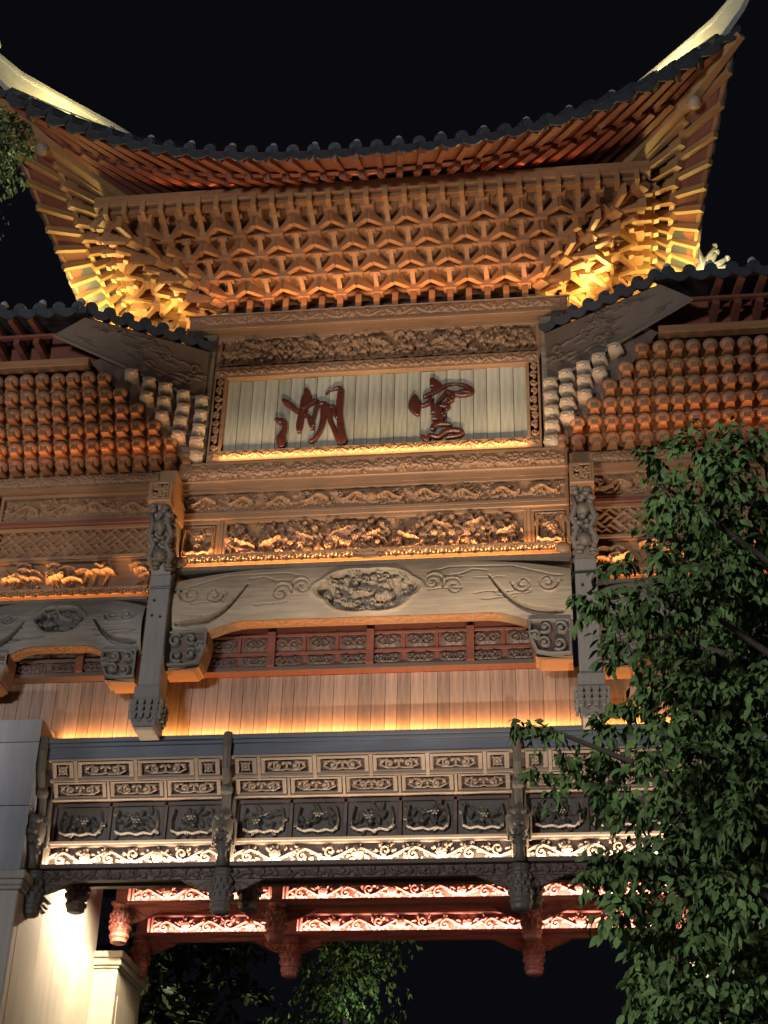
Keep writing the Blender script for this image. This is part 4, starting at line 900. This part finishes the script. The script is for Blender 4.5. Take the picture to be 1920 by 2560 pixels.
def brush(strokes, name, y):
    b = MB()
    for si, st in enumerate(strokes):
        P = np.array(st); m = len(P); t = np.linspace(0, m-1, (m-1)*5+1); Q = []
        for q in t:     # Catmull-Rom through the traced points
            i = min(int(q), m-2); f = q-i; p0, p1, p2, p3 = P[max(i-1, 0)], P[i], P[i+1], P[min(i+2, m-1)]
            Q.append(.5*((2*p1)+(-p0+p2)*f+(2*p0-5*p1+4*p2-p3)*f*f+(-p0+3*p1-3*p2+p3)*f**3))
        Q = np.array(Q); Q[:, 2] = np.maximum(Q[:, 2], .006)*1.02
        d0, d1 = Q[0]-Q[1], Q[-1]-Q[-2]          # rounded ends
        Q = np.vstack([[Q[0, 0]+d0[0]*.6, Q[0, 1]+d0[1]*.6, Q[0, 2]*.55], Q, [Q[-1, 0]+d1[0]*.6, Q[-1, 1]+d1[1]*.6, Q[-1, 2]*.55]])
        D = np.gradient(Q[:, :2], axis=0); L = np.hypot(D[:, 0], D[:, 1])[:, None]+1e-9; Nn = np.c_[-D[:, 1:2]/L, D[:, 0:1]/L]
        vs = []; prof = ((-1, 0), (-.97, .045), (-.80, .058), (0, .060), (.80, .058), (.97, .045), (1, 0)); k = len(prof)
        for p, nn in zip(Q, Nn):
            for a, h in prof: vs.append((p[0]+nn[0]*a*p[2], y-h*min(1, p[2]/.02)-.0015*si, p[1]+nn[1]*a*p[2]))
        n_ = len(Q); fs = [(i*k+j, i*k+j+1, (i+1)*k+j+1, (i+1)*k+j) for i in range(n_-1) for j in range(k-1)]+[tuple(range(k))[::-1], tuple(range((n_-1)*k, n_*k))]
        b.add(vs, fs)
    return b.build(name, 'char', NB, True)
brush(HU, 'character', -.062); brush(YAO, 'character', -.062)

# ================================================================ CARVED ENTRANCE SCREENS
XS = .08
def pendant(S_, x, y, z0, m, fig=True, zs=0):
    """hanging post of a screen: curved arm, knob, beast, carved drop"""
    b = MB()
    if fig:
        b.tube([(x, y-.36, z0+2.22), (x, y-.40, z0+2.0), (x, y-.36, z0+1.75), (x, y-.27, z0+1.58)], [.062, .058, .055, .05], 6)
        b.lathe([(.04, -.07), (.075, -.05), (.085, 0), (.06, .06), (.05, .10)], (x, y-.22, z0+1.53), 9)
        b.tube([(x, y-.17, z0+1.48), (x, y-.13, z0+1.30), (x, y-.16, z0+1.18)], [.055, .05, .06], 7)
    b.box(x-.085, x+.085, y-.10, y+.12, z0+.52, z0+2.05)
    p = b.build('pendant_post', m, S_, True if False else False, .008)
    if fig:
        f = MB(); f.blob((x, y-.24, z0+1.02), (.125, .15, .21), 12, 9); f.blob((x, y-.33, z0+1.13), (.085, .09, .075), 10, 6); f.blob((x, y-.37, z0+.97), (.07, .08, .05), 9, 6)
        for e in (-1, 1):
            f.blob((x+e*.075, y-.33, z0+1.14), (.03, .035, .03), 7, 5); f.tube([(x+e*.09, y-.28, z0+1.2), (x+e*.13, y-.2, z0+1.1), (x+e*.12, y-.15, z0+.95), (x+e*.13, y-.17, z0+.82)], [.025, .035, .035, .02], 6)
            for k in range(6): f.blob((x+e*(.08+.03*(k % 2)), y-.26+.035*k, z0+1.18-.06*k), (.035, .04, .03), 6, 4)
        for k in range(9): f.blob((x+.07*math.cos(k*2.3), y-.35+.015*k, z0+.90-.018*k), (.035, .03, .03), 6, 4)
        f.tube([(x, y-.25, z0+.84), (x, y-.20, z0+.68), (x, y-.18, z0+.56)], [.075, .055, .08], 8); f.build('beast_carving', m, p, True)
    d = MB(); r = .135
    d.lathe([(.115, .56), (.13, .53), (.11, .50), (.11, .47), (.135, .44), (.14, .18), (.125, .14), (.14, .12), (.14, .09), (.12, .06), (.115, .02), (.08, .0)], (x, y-.05, z0), 12)
    for k in range(12):
        for j in range(3):
            a = k*.5236+(.26 if j % 2 else 0); d.blob((x+math.cos(a)*.137, y-.05+math.sin(a)*.137, z0+.22+.085*j), (.028, .028, .034), 5, 4)
    d.build('carved_drop', m, p)
def brackets(S_, x, y, z, m, span=.55, dep=.30, side=(-1, 1)):
    for e in side:
        c = Carve(span, dep, .010); vine(c, np.random.default_rng(int(abs(x)*10)+2)); X, T = np.meshgrid(c.x, c.z)
        edge = dep*(1-(X/span)**1.4); P0 = np.stack([x+e*(.08+X), y+0*X, z-np.minimum(edge, dep-T)], -1)
        if e < 0: P0 = P0[:, ::-1].copy(); c.H = c.H[:, ::-1].copy()
        o = link(bpy.data.objects.new('corner_bracket', surf('corner_bracket', c, m, None, P0, (0, -1, 0), .025, True, 0)), S_)
        t = np.linspace(0, 1, 9); poly = [(x+e*(.08+span*u), z-dep*(1-u**1.4)-.001) for u in t]+[(x+e*.08, z)]
        MB().prism(poly if e > 0 else poly[::-1], 1, y+.003, y+.04).build('bracket_core', m, o)
posts = (-1.73-XS, 1.89-XS); ends = (-4.11-XS, 4.27-XS)
FS = thing('entrance_screen', 'front brown fretwork screen with five carved tiers above its white light strip', 'carved screen', (XS, .3, 7.0), 'carved screens across the entrance')
m = MB(); m.box(-4.2, 4.36, .02, .36, 9.20, 9.26); m.box(-4.2, 4.36, .05, .36, 9.15, 9.20); fas = m.build('cornice', 'band', FS, bevel=.008)
MB().box(-4.2, 4.36, .085, .30, 8.99, 9.15).build('fascia_board', 'band', FS)
core = MB(); core.prism([(.12, 8.99), (.5, 8.99), (.5, 8.545), (.41, 8.545)], 0, -4.2, 4.36); core.build('cove_core', 'dark', FS)  # dark core puts the shade of the fretwork holes into colour
MB().box(-4.2, 4.36, .475, .60, 7.62, 8.545).build('screen_core', 'dark', FS)
bays = ((ends[0]+XS+.02, posts[0]+XS), (posts[0]+XS, posts[1]+XS), (posts[1]+XS, ends[1]+XS-.02))
def slant(t): return (.10+.29*t, 8.985-.43*t)   # down the cove
CACHE = {}
def shared(key, mk, name, parent, dx):
    if key not in CACHE: CACHE[key] = mk()
    return inst(name, CACHE[key], parent, Matrix.Translation((dx, 0, 0)))
def cove_panel(x0, x1, t0, t1, m, style, v, seg):
    w = round(x1-x0, 3); key = (w, t0, style, v)
    def mk():
        (ya, za), (yb, zb) = slant(t1), slant(t0)     # lower, upper edge
        L = math.hypot(ya-yb, za-zb); c = Carve(w, L, .009)
        sub = Carve(w-.10, L-.05, .009)
        if style == 'round': roundel(sub)
        else: scrollpair(sub, v)
        c.H[:] = .9
        iz = int(.025/.009); ix = int(.05/.009); c.H[iz:iz+sub.nz, ix:ix+sub.nx] = np.where(c.H[iz:iz+sub.nz, ix:ix+sub.nx] > 0, sub.H[:c.nz-iz, :c.nx-ix][:c.H[iz:iz+sub.nz, ix:ix+sub.nx].shape[0], :c.H[iz:iz+sub.nz, ix:ix+sub.nx].shape[1]], 0)
        return panel_mesh('fret_panel', c, m, 0, za, ya-.035, .03, zb, yb-.035, .22)
    o = shared(key, mk, 'fret_panel', seg, x0)
def rib(x, t0, t1, seg, w=.022):
    (ya, za), (yb, zb) = slant(t0), slant(t1); MB().hexa([(x-w, yb-.055, zb-.02), (x+w, yb-.055, zb-.02), (x+w, yb+.01, zb+.01), (x-w, yb+.01, zb+.01), (x-w, ya-.055, za-.02), (x+w, ya-.055, za-.02), (x+w, ya+.01, za+.01), (x-w, ya+.01, za+.01)]).build('cove_rib', 'tan', seg)
for bi, (a, b_) in enumerate(bays):
    nl = 4 if bi == 1 else 2; sm = .40; p = (b_-a-2*sm)/nl
    tr = MB()
    for t, th in ((.015, .02), (.50, .03), (.985, .02)):
        y, z = slant(t); tr.box(a+.05, b_-.05, y-.05, y+.02, z-th, z+th*.5)
    tr = tr.build('cove_rail', 'tan', FS, bevel=.006)
    xs = [a+.07, a+sm]+[a+sm+p*(i+1) for i in range(nl)]+[b_-.07]
    for i in range(nl+2):
        x0, x1 = xs[i]+.03, xs[i+1]-.03; cove_panel(x0, x1, .06, .45, 'tan', 'round' if i in (0, nl+1) else 'pair', (bi+i) % 3, tr)
        if i: rib(xs[i], .02, .56, tr)
    n2 = 5 if bi == 1 else 3; p = (b_-a-.14)/n2
    for i in range(n2):
        x0 = a+.07+p*i; cove_panel(x0+.03, x0+p-.03, .56, .94, 'tan', 'pair', (i+1) % 4, tr)
        if i: rib(x0, .54, .97, tr, .016)
    # dark square panels
    n3 = n2; p = (b_-a-.2)/n3
    dk = MB()
    for i in range(n3+1): x = a+.1+p*i; dk.box(x-.018, x+.018, .435, .475, 8.03, 8.53)
    dk.box(a+.1, b_-.1, .435, .475, 8.49, 8.535); dk = dk.build('square_panel_frame', 'dark', FS)
    for i in range(n3):
        x0 = a+.1+p*i+.03; k_ = i % 4
        carved('flower_panel', 'dkz', dk, x0+.01, x0+p-.07, 8.055, 8.48, .472, .06, lambda c, r: bouquet(c, r), 100+bi*9+i, .009)
    # lit strip panel with lips
    lp = MB(); lp.box(a+.06, b_-.06, .395, .475, 7.985, 8.03); lp.box(a+.06, b_-.06, .42, .475, 7.955, 7.985); lp.box(a+.06, a+.10, .40, .475, 7.70, 7.955); lp.box(b_-.10, b_-.06, .40, .475, 7.70, 7.955)
    lp = lp.build('strip_frame', 'tan', FS, bevel=.005)
    carved('leaf_scroll_panel', 'tan', lp, a+.10, b_-.10, 7.69, 7.955, .445, .035, lambda c, r: (vine(c, r), vine(c, np.random.default_rng(5))), 130+bi, .009, None, .2)
MB().box(-4.15, 4.31, .27, .475, 7.635, 7.688).build('light_ledge', 'dark', FS, bevel=.006)
MB().box(-4.15, 4.31, .29, .335, 7.689, 7.697).build('light_strip', 'tilec', FS)
carved('valance', 'dark', FS, -4.1, 4.26, 7.50, 7.63, .35, .025, vine, 141, .011, None, .15)
MB().box(-4.1, 4.26, .362, .45, 7.505, 7.634).build('valance_core', 'dark', FS)
for x in (ends[0]+XS, posts[0]+XS, posts[1]+XS, ends[1]+XS): pendant(FS, x, .40, 7.06, 'dkz')
for x, sd in ((ends[0]+XS, (1,)), (posts[0]+XS, (-1, 1)), (posts[1]+XS, (-1, 1)), (ends[1]+XS, (-1,))): brackets(FS, x, .37, 7.50, 'dark', .45, .17, sd)
for x in (-3.74, -1.52, 2.0, 3.9): pendant(FS, x, 1.0, 7.28, 'dark', False)
MB().box(-4.1, 4.26, .95, 1.05, 7.62, 7.85).build('tie_rail', 'dark', FS)

def inner_screen(label, y, zl, xa, xb, pz, xp, mw_, md, loc):
    """plainer screen further in: carved band, lip, lit strip, ledge, brackets and drops; zl = ledge top"""
    T = thing('entrance_screen', label, 'carved screen', loc, 'carved screens across the entrance')
    MB().box(xa, xb, y+.05, y+.15, zl-.05, zl+.75).build('screen_core', md, T)
    carved('carved_band', mw_, T, xa, xb, zl+.31, zl+.60, y+.045, .02, vine, 151)
    sg = list(xp)
    for i in range(len(sg)-1):
        a, b_ = sg[i]+.11, sg[i+1]-.11
        if b_-a < .4: continue
        lp = MB(); lp.box(a, b_, y+.0, y+.05, zl+.265, zl+.295); lp.box(a, a+.035, y-.02, y+.05, zl, zl+.265); lp.box(b_-.035, b_, y-.02, y+.05, zl, zl+.265)
        lp = lp.build('strip_frame', mw_, T, bevel=.005)
        carved('leaf_scroll_panel', mw_, lp, a+.035, b_-.035, zl, zl+.26, y+.02, .035, lambda c, r: (vine(c, r), vine(c, np.random.default_rng(8))), 160+i, .010, None, .2)
    MB().box(xa, xb, y-.15, y+.05, zl-.055, zl-.012).build('light_ledge', md, T, bevel=.006)
    MB().box(xa, xb, y-.14, y-.095, zl-.011, zl-.004).build('light_strip', 'tilec', T)
    MB().box(xa, xb, y-.02, y+.08, zl-.10, zl-.056).build('valance', md, T)
    for x in xp: pendant(T, x, y, pz, md, False); brackets(T, x, y+.0, zl-.10, md, .50, .20, (1,) if x == xp[0] else (-1,) if x == xp[-1] else (-1, 1))
    return T
inner_screen('middle red carved screen under the entrance, behind the front fretwork screen', 3.2, 8.10, -3.95, 4.1, 7.51, (-3.81, -1.60, 1.92, 3.95), 'lacq', 'redwd', (XS, 3.2, 7.6))
inner_screen('rearmost red carved screen, lowest lit strip seen against the dark trees', 4.4, 8.00, -3.95, 4.1, 7.35, (-3.83, -1.60, 1.90, 3.97), 'lacq', 'redwd', (XS, 4.4, 7.4))

# ================================================================ PILLARS
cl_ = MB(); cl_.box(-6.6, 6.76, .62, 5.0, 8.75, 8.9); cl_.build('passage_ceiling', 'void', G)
for sx, word in ((-1, 'left'), (1, 'right')):
    X = lambda a: (a if sx < 0 else .16-a)
    def bx(b, x0, x1, y0, y1, z0, z1): a, c_ = X(x0), X(x1); b.box(min(a, c_), max(a, c_), y0, y1, z0, z1)
    P = thing('pillar', 'broad pale stone pillar %s with moulded cap at the entrance' % ('on the left' if sx < 0 else 'behind the tree on the right'), 'pillar', (X(-5.4), .45, 0))
    b = MB(); bx(b, -6.6, -4.15, -.03, .95, 0, 7.28); b.build('shaft', 'stone', P, bevel=.015)
    b = MB(); bx(b, -6.62, -4.12, -.06, .97, 7.28, 7.33); bx(b, -6.64, -4.10, -.08, .98, 7.33, 7.40); bx(b, -6.67, -4.07, -.11, .99, 7.40, 7.50); b.build('cap', 'stone', P, bevel=.012)
    for (z0, z1) in ((7.5, 8.35), (8.356, 9.2), (9.206, 9.52)):
        b = MB(); bx(b, -5.35, -4.17, -.03, .9, z0, z1-.004); b.build('cladding_slab', 'slab', P, bevel=.004)
        b = MB(); bx(b, -6.6, -5.356, -.03, .9, z0, z1-.004); b.build('cladding_slab', 'slab', P, bevel=.004)
    b = MB(); bx(b, -4.153, -4.147, .12, .80, .5, 7.05); b.build('side_panel', 'stone', P)
    Jw = thing('passage_wall', 'pale veined wall of the passage, %s' % ('brightly lit beside the left pillar' if sx < 0 else 'hidden beyond the tree on the right'), 'wall', (X(-4.3), 2.2, 0))
    b = MB(); bx(b, -4.45, -4.20, .97, 3.4, 0, 8.75); b.build('slab', 'stone', Jw)
    Q = thing('pilaster', 'slim pale inner pilaster with moulded cap, %s' % ('below the left end of the red screens' if sx < 0 else 'at the right end of the passage'), 'pilaster', (X(-4.0), 4, 0))
    b = MB(); bx(b, -4.4, -3.86, 3.42, 4.7, 0, 7.25); b.build('shaft', 'stone', Q, bevel=.012)
    b = MB(); bx(b, -4.42, -3.84, 3.40, 4.72, 7.25, 7.29); bx(b, -4.44, -3.81, 3.37, 4.75, 7.29, 7.39); bx(b, -4.46, -3.78, 3.34, 4.78, 7.39, 7.48); b.build('cap', 'stone', Q, bevel=.01)
    b = MB(); bx(b, -3.864, -3.852, 3.55, 4.55, .4, 6.9); b.build('side_panel', 'stone', Q, bevel=.004)

# ================================================================ TREES
def leaf_template(L, wd, fold=.18, droop=.25):
    st = [(0, 0), (.18, .62), (.42, 1), (.72, .66), (1, .0)]; V = []
    for t, w in st:
        z = -droop*L*t*t; V += [(t*L, -w*wd/2, z+fold*w*wd/2), (t*L, 0, z), (t*L, w*wd/2, z+fold*w*wd/2)]
    V = np.array(V); F = []
    for i in range(4):
        a, c = i*3, i*3+3
        F += [(a, c, c+1, a+1), (a+1, c+1, c+2, a+2)]
    return V, np.array(F)
def leaves_np(P, D, N, S_, tpl):
    V, F = tpl; n = len(P); D = D/np.linalg.norm(D, axis=1)[:, None]; Y = np.cross(N, D); Y /= np.linalg.norm(Y, axis=1)[:, None]+1e-9; Z = np.cross(D, Y)
    W_ = P[:, None, :]+S_[:, None, None]*(V[None, :, 0:1]*D[:, None]+V[None, :, 1:2]*Y[:, None]+V[None, :, 2:3]*Z[:, None])
    FF = F[None]+(np.arange(n)*len(V))[:, None, None]; return W_.reshape(-1, 3), FF.reshape(-1, 4)
def foliage(T, lobes, per_area, tpl, m, cam_pt=None, singles=0, droop=.6, seed=1, smin=.5, smax=1.3, leafname='leaf'):
    rg = np.random.default_rng(seed); P = []; D = []
    for (x, y, z, r) in lobes:
        n = int(per_area*r*r); m_ = max(3, n//11); tw = rg.normal(size=(m_, 3)); tw /= np.linalg.norm(tw, axis=1)[:, None]   # twigs fan out of each spray, leaves alternate along them
        k = rg.integers(0, m_, n); s_ = rg.uniform(.25, 1.12, (n, 1))*rg.uniform(.75, 1.2, (m_, 1))[k]; u = tw[k]; R3 = np.array((r*1.22, r*1.35, r*1.05))
        sag = np.zeros((n, 3)); sag[:, 2] = -.35*r*s_[:, 0]**2; side = np.cross(u, np.array((.2, .1, 1.0)))*np.where(rg.random((n, 1)) < .5, -1, 1)
        p = np.array((x, y, z))+u*s_*R3+sag+side*.018+rg.normal(size=(n, 3))*.014; d = u*.45+side*.6+rg.normal(size=(n, 3))*.28+np.array((-.05, -.1, -droop)); P.append(p); D.append(d)
    P = np.vstack(P); D = np.vstack(D); n = len(P); N = rg.normal(size=(n, 3))*.55+np.array((0, -.35, 1)); S_ = rg.uniform(smin, smax, n)
    order = np.argsort(((P-np.array(cam_pt))**2).sum(1)) if cam_pt is not None else np.arange(n); near, far = order[:singles], order[singles:]
    V, F = leaves_np(P[far], D[far], N[far], S_[far], tpl)
    o = link(bpy.data.objects.new('foliage', npmesh('foliage', V, F, m, True)), T); o['kind'] = 'stuff'
    if singles:
        me = npmesh(leafname, tpl[0], tpl[1], m, True)
        for i in near:
            d = Vector(D[i]).normalized(); y = Vector(N[i]).cross(d).normalized(); z = d.cross(y)
            inst(leafname, me, T, Matrix.Translation(Vector(P[i])) @ Matrix((d, y, z)).transposed().to_4x4() @ Matrix.Scale(float(S_[i]), 4))
def trunk(T, pts, rad, limbs):
    MB().tube(pts, rad, 10).build('trunk', 'bark', T, True)
    for p, r in limbs: MB().tube(p, r, 6).build('branch', 'bark', T, True)
LOBES = [(3.8, -8.62, 7.55, 0.23), (3.47, -8.84, 7.42, 0.19), (3.28, -8.37, 7.65, 0.15), (3.63, -8.75, 7.17, 0.25), (3.28, -8.89, 7.03, 0.19), (3.84, -8.36, 7.11, 0.26), (3.54, -7.53, 7.58, 0.25), (3.23, -7.72, 7.49, 0.1), (3.3, -7.78, 7.18, 0.17), (3.59, -8.64, 6.6, 0.25), (3.81, -8.14, 6.58, 0.26), (2.94, -8.56, 6.66, 0.12), (3.33, -8.72, 6.33, 0.21), (3.06, -8.83, 6.28, 0.15), (2.77, -8.66, 6.38, 0.14), (2.66, -7.52, 6.94, 0.09), (2.88, -7.67, 6.72, 0.15), (3.2, -7.71, 6.58, 0.23), (3.64, -7.72, 6.45, 0.3), (2.9, -8.69, 5.99, 0.12), (3.76, -8.5, 5.79, 0.18), (3.34, -8.0, 6.08, 0.22), (3.1, -7.83, 6.13, 0.16), (2.93, -7.63, 6.08, 0.13), (3.61, -7.59, 6.01, 0.26), (3.14, -8.86, 5.4, 0.17), (3.71, -8.03, 5.55, 0.25), (2.77, -7.92, 5.79, 0.13), (2.46, -8.19, 5.65, 0.12), (2.24, -8.72, 5.48, 0.07), (3.33, -8.24, 5.38, 0.24), (3.01, -8.86, 5.17, 0.17), (2.77, -7.5, 5.69, 0.18), (2.51, -7.62, 5.61, 0.15), (2.33, -8.12, 5.42, 0.08), (3.57, -8.52, 4.99, 0.26), (3.3, -7.55, 5.33, 0.26), (2.98, -8.08, 5.17, 0.18), (2.75, -7.59, 5.46, 0.15), (3.51, -7.64, 5.0, 0.29), (3.15, -8.19, 4.85, 0.21), (2.92, -8.34, 4.75, 0.18), (2.75, -8.04, 4.82, 0.14), (2.63, -8.31, 4.64, 0.09), (3.54, -8.74, 4.38, 0.22), (3.3, -8.51, 4.46, 0.23), (3.07, -7.7, 4.71, 0.19), (2.83, -8.93, 4.25, 0.15), (2.69, -8.93, 4.23, 0.07), (3.52, -8.0, 4.33, 0.24), (3.17, -8.55, 4.17, 0.23), (2.98, -8.14, 4.29, 0.12), (3.54, -8.25, 3.98, 0.23), (3.29, -8.45, 3.93, 0.23), (3.11, -7.4, 4.26, 0.22), (2.86, -8.69, 3.9, 0.1), (3.41, -8.34, 3.77, 0.23), (3.13, -8.68, 3.7, 0.19), (3.01, -7.99, 3.86, 0.12)]
CAM = (2.57, -17.6, 1.6)
T1 = thing('tree', 'leafy green tree with drooping oval leaves covering the right side of the gate', 'tree', (4.9, -7.9, 0))
tk = [(4.9, -7.9, -.1), (4.85, -7.95, 2.0), (4.7, -8.0, 4.0), (4.6, -8.0, 6.0), (4.5, -8.1, 7.8)]
lm = []
rg0 = np.random.default_rng(2)
for i, (x, y, z, r) in enumerate(LOBES):
    if i % 4 or z < 4.6: continue
    h = max(1.5, z-.9-.25*(4.7-x)); b0 = Vector((4.7, -8.0, h)); e = Vector((x, y, z)); mm = b0.lerp(e, .55)+Vector((0, 0, .22))
    lm.append(([b0[:], mm[:], e[:], (e+(e-mm)*.18-Vector((0, 0, .05)))[:]], [.05, .028, .012, .005]))
trunk(T1, tk, [.17, .15, .12, .09, .04], lm)
extra = [(3.55+.3*(i % 3), -7.6+.35*(i % 2), 3.5+.22*i, .40) for i in range(19)]+[(4.7+.55*(i % 3)+.1*(i % 2), -8.2+.5*(i % 4), 4.2+.17*i, .5) for i in range(22)]
foliage(T1, LOBES, 6200, leaf_template(.080, .040), 'leaf', CAM, 300, .75, 3)
foliage(T1, extra, 4200, leaf_template(.084, .043), 'leaf', None, 0, .75, 4)
T2 = thing('tree', 'tree at the left edge with small bright leaves beside the upturned roof corner', 'tree', (-5.2, -6.4, 0))
trunk(T2, [(-5.2, -6.4, -.1), (-5.1, -6.4, 5), (-4.7, -6.5, 10), (-4.2, -6.5, 13.0)], [.22, .19, .13, .05],
      [([(-4.7, -6.5, 10.4), (-3.9, -6.6, 12.4), (-3.05, -6.6, 13.2)], [.06, .03, .008]), ([(-4.5, -6.5, 11.4), (-3.6, -6.6, 12.4), (-2.98, -6.6, 12.75)], [.05, .025, .008])])
foliage(T2, [(-2.88, -6.6, 13.36, .15), (-2.76, -6.62, 13.28, .10), (-2.86, -6.6, 13.1, .14), (-2.83, -6.6, 12.9, .11), (-2.82, -6.6, 12.72, .07), (-3.16, -6.6, 13.2, .3), (-3.16, -6.6, 12.8, .3), (-3.8, -6.5, 12.9, .6), (-4.4, -6.5, 12.4, .7)], 7500, leaf_template(.065, .028), 'leafb', None, 0, .6, 5)
spot('left_tree_floodlight', (-4.0, -8.5, .4), (-3.0, -6.6, 13.0), 7000, (.95, 1, .6), 22)
T3 = thing('tree', 'broad leaved evergreen in shadow behind the gate, seen through the left of the opening', 'tree', (-5.0, 9.6, 0))
trunk(T3, [(-5.0, 9.6, -.1), (-4.9, 9.6, 3), (-4.8, 9.7, 6), (-4.6, 9.7, 9)], [.22, .19, .13, .05], [([(-4.9, 9.6, 4), (-3.8, 9.2, 6), (-3.2, 9.0, 7.4)], [.08, .05, .02]), ([(-4.8, 9.7, 5), (-5.8, 9.3, 7), (-6.2, 9.2, 8)], [.08, .05, .02])])
rgt = np.random.default_rng(8)
foliage(T3, [(rgt.uniform(-7, -3.1), rgt.uniform(8.6, 10.4), rgt.uniform(5.5, 9.6), rgt.uniform(.5, .8)) for _ in range(46)], 330, leaf_template(.26, .11), 'leafb', CAM, 150, .2, 9)
T4 = thing('tree', 'fine leaved tree in shadow behind the gate, right of the broad leaved evergreen', 'tree', (-1.9, 12.4, 0))
trunk(T4, [(-1.9, 12.4, -.1), (-1.9, 12.4, 3), (-1.95, 12.4, 6.5), (-2.0, 12.4, 9.6)], [.2, .17, .12, .04], [([(-1.9, 12.4, 5), (-1.2, 12.2, 7.2), (-.8, 12.1, 9)], [.07, .04, .02]), ([(-1.95, 12.4, 5.5), (-2.7, 12.2, 7.5), (-3.0, 12.1, 9)], [.07, .04, .02])])
foliage(T4, [(-1.95+rgt.uniform(-1.35, 1.1)*(1-.3*max(0, 8.5-z)/4), 12.4+rgt.uniform(-1, 1), z, rgt.uniform(.35, .6)) for z in np.linspace(5.5, 10.6, 40)], 950, leaf_template(.11, .05), 'leaf', None, 0, .6, 10)
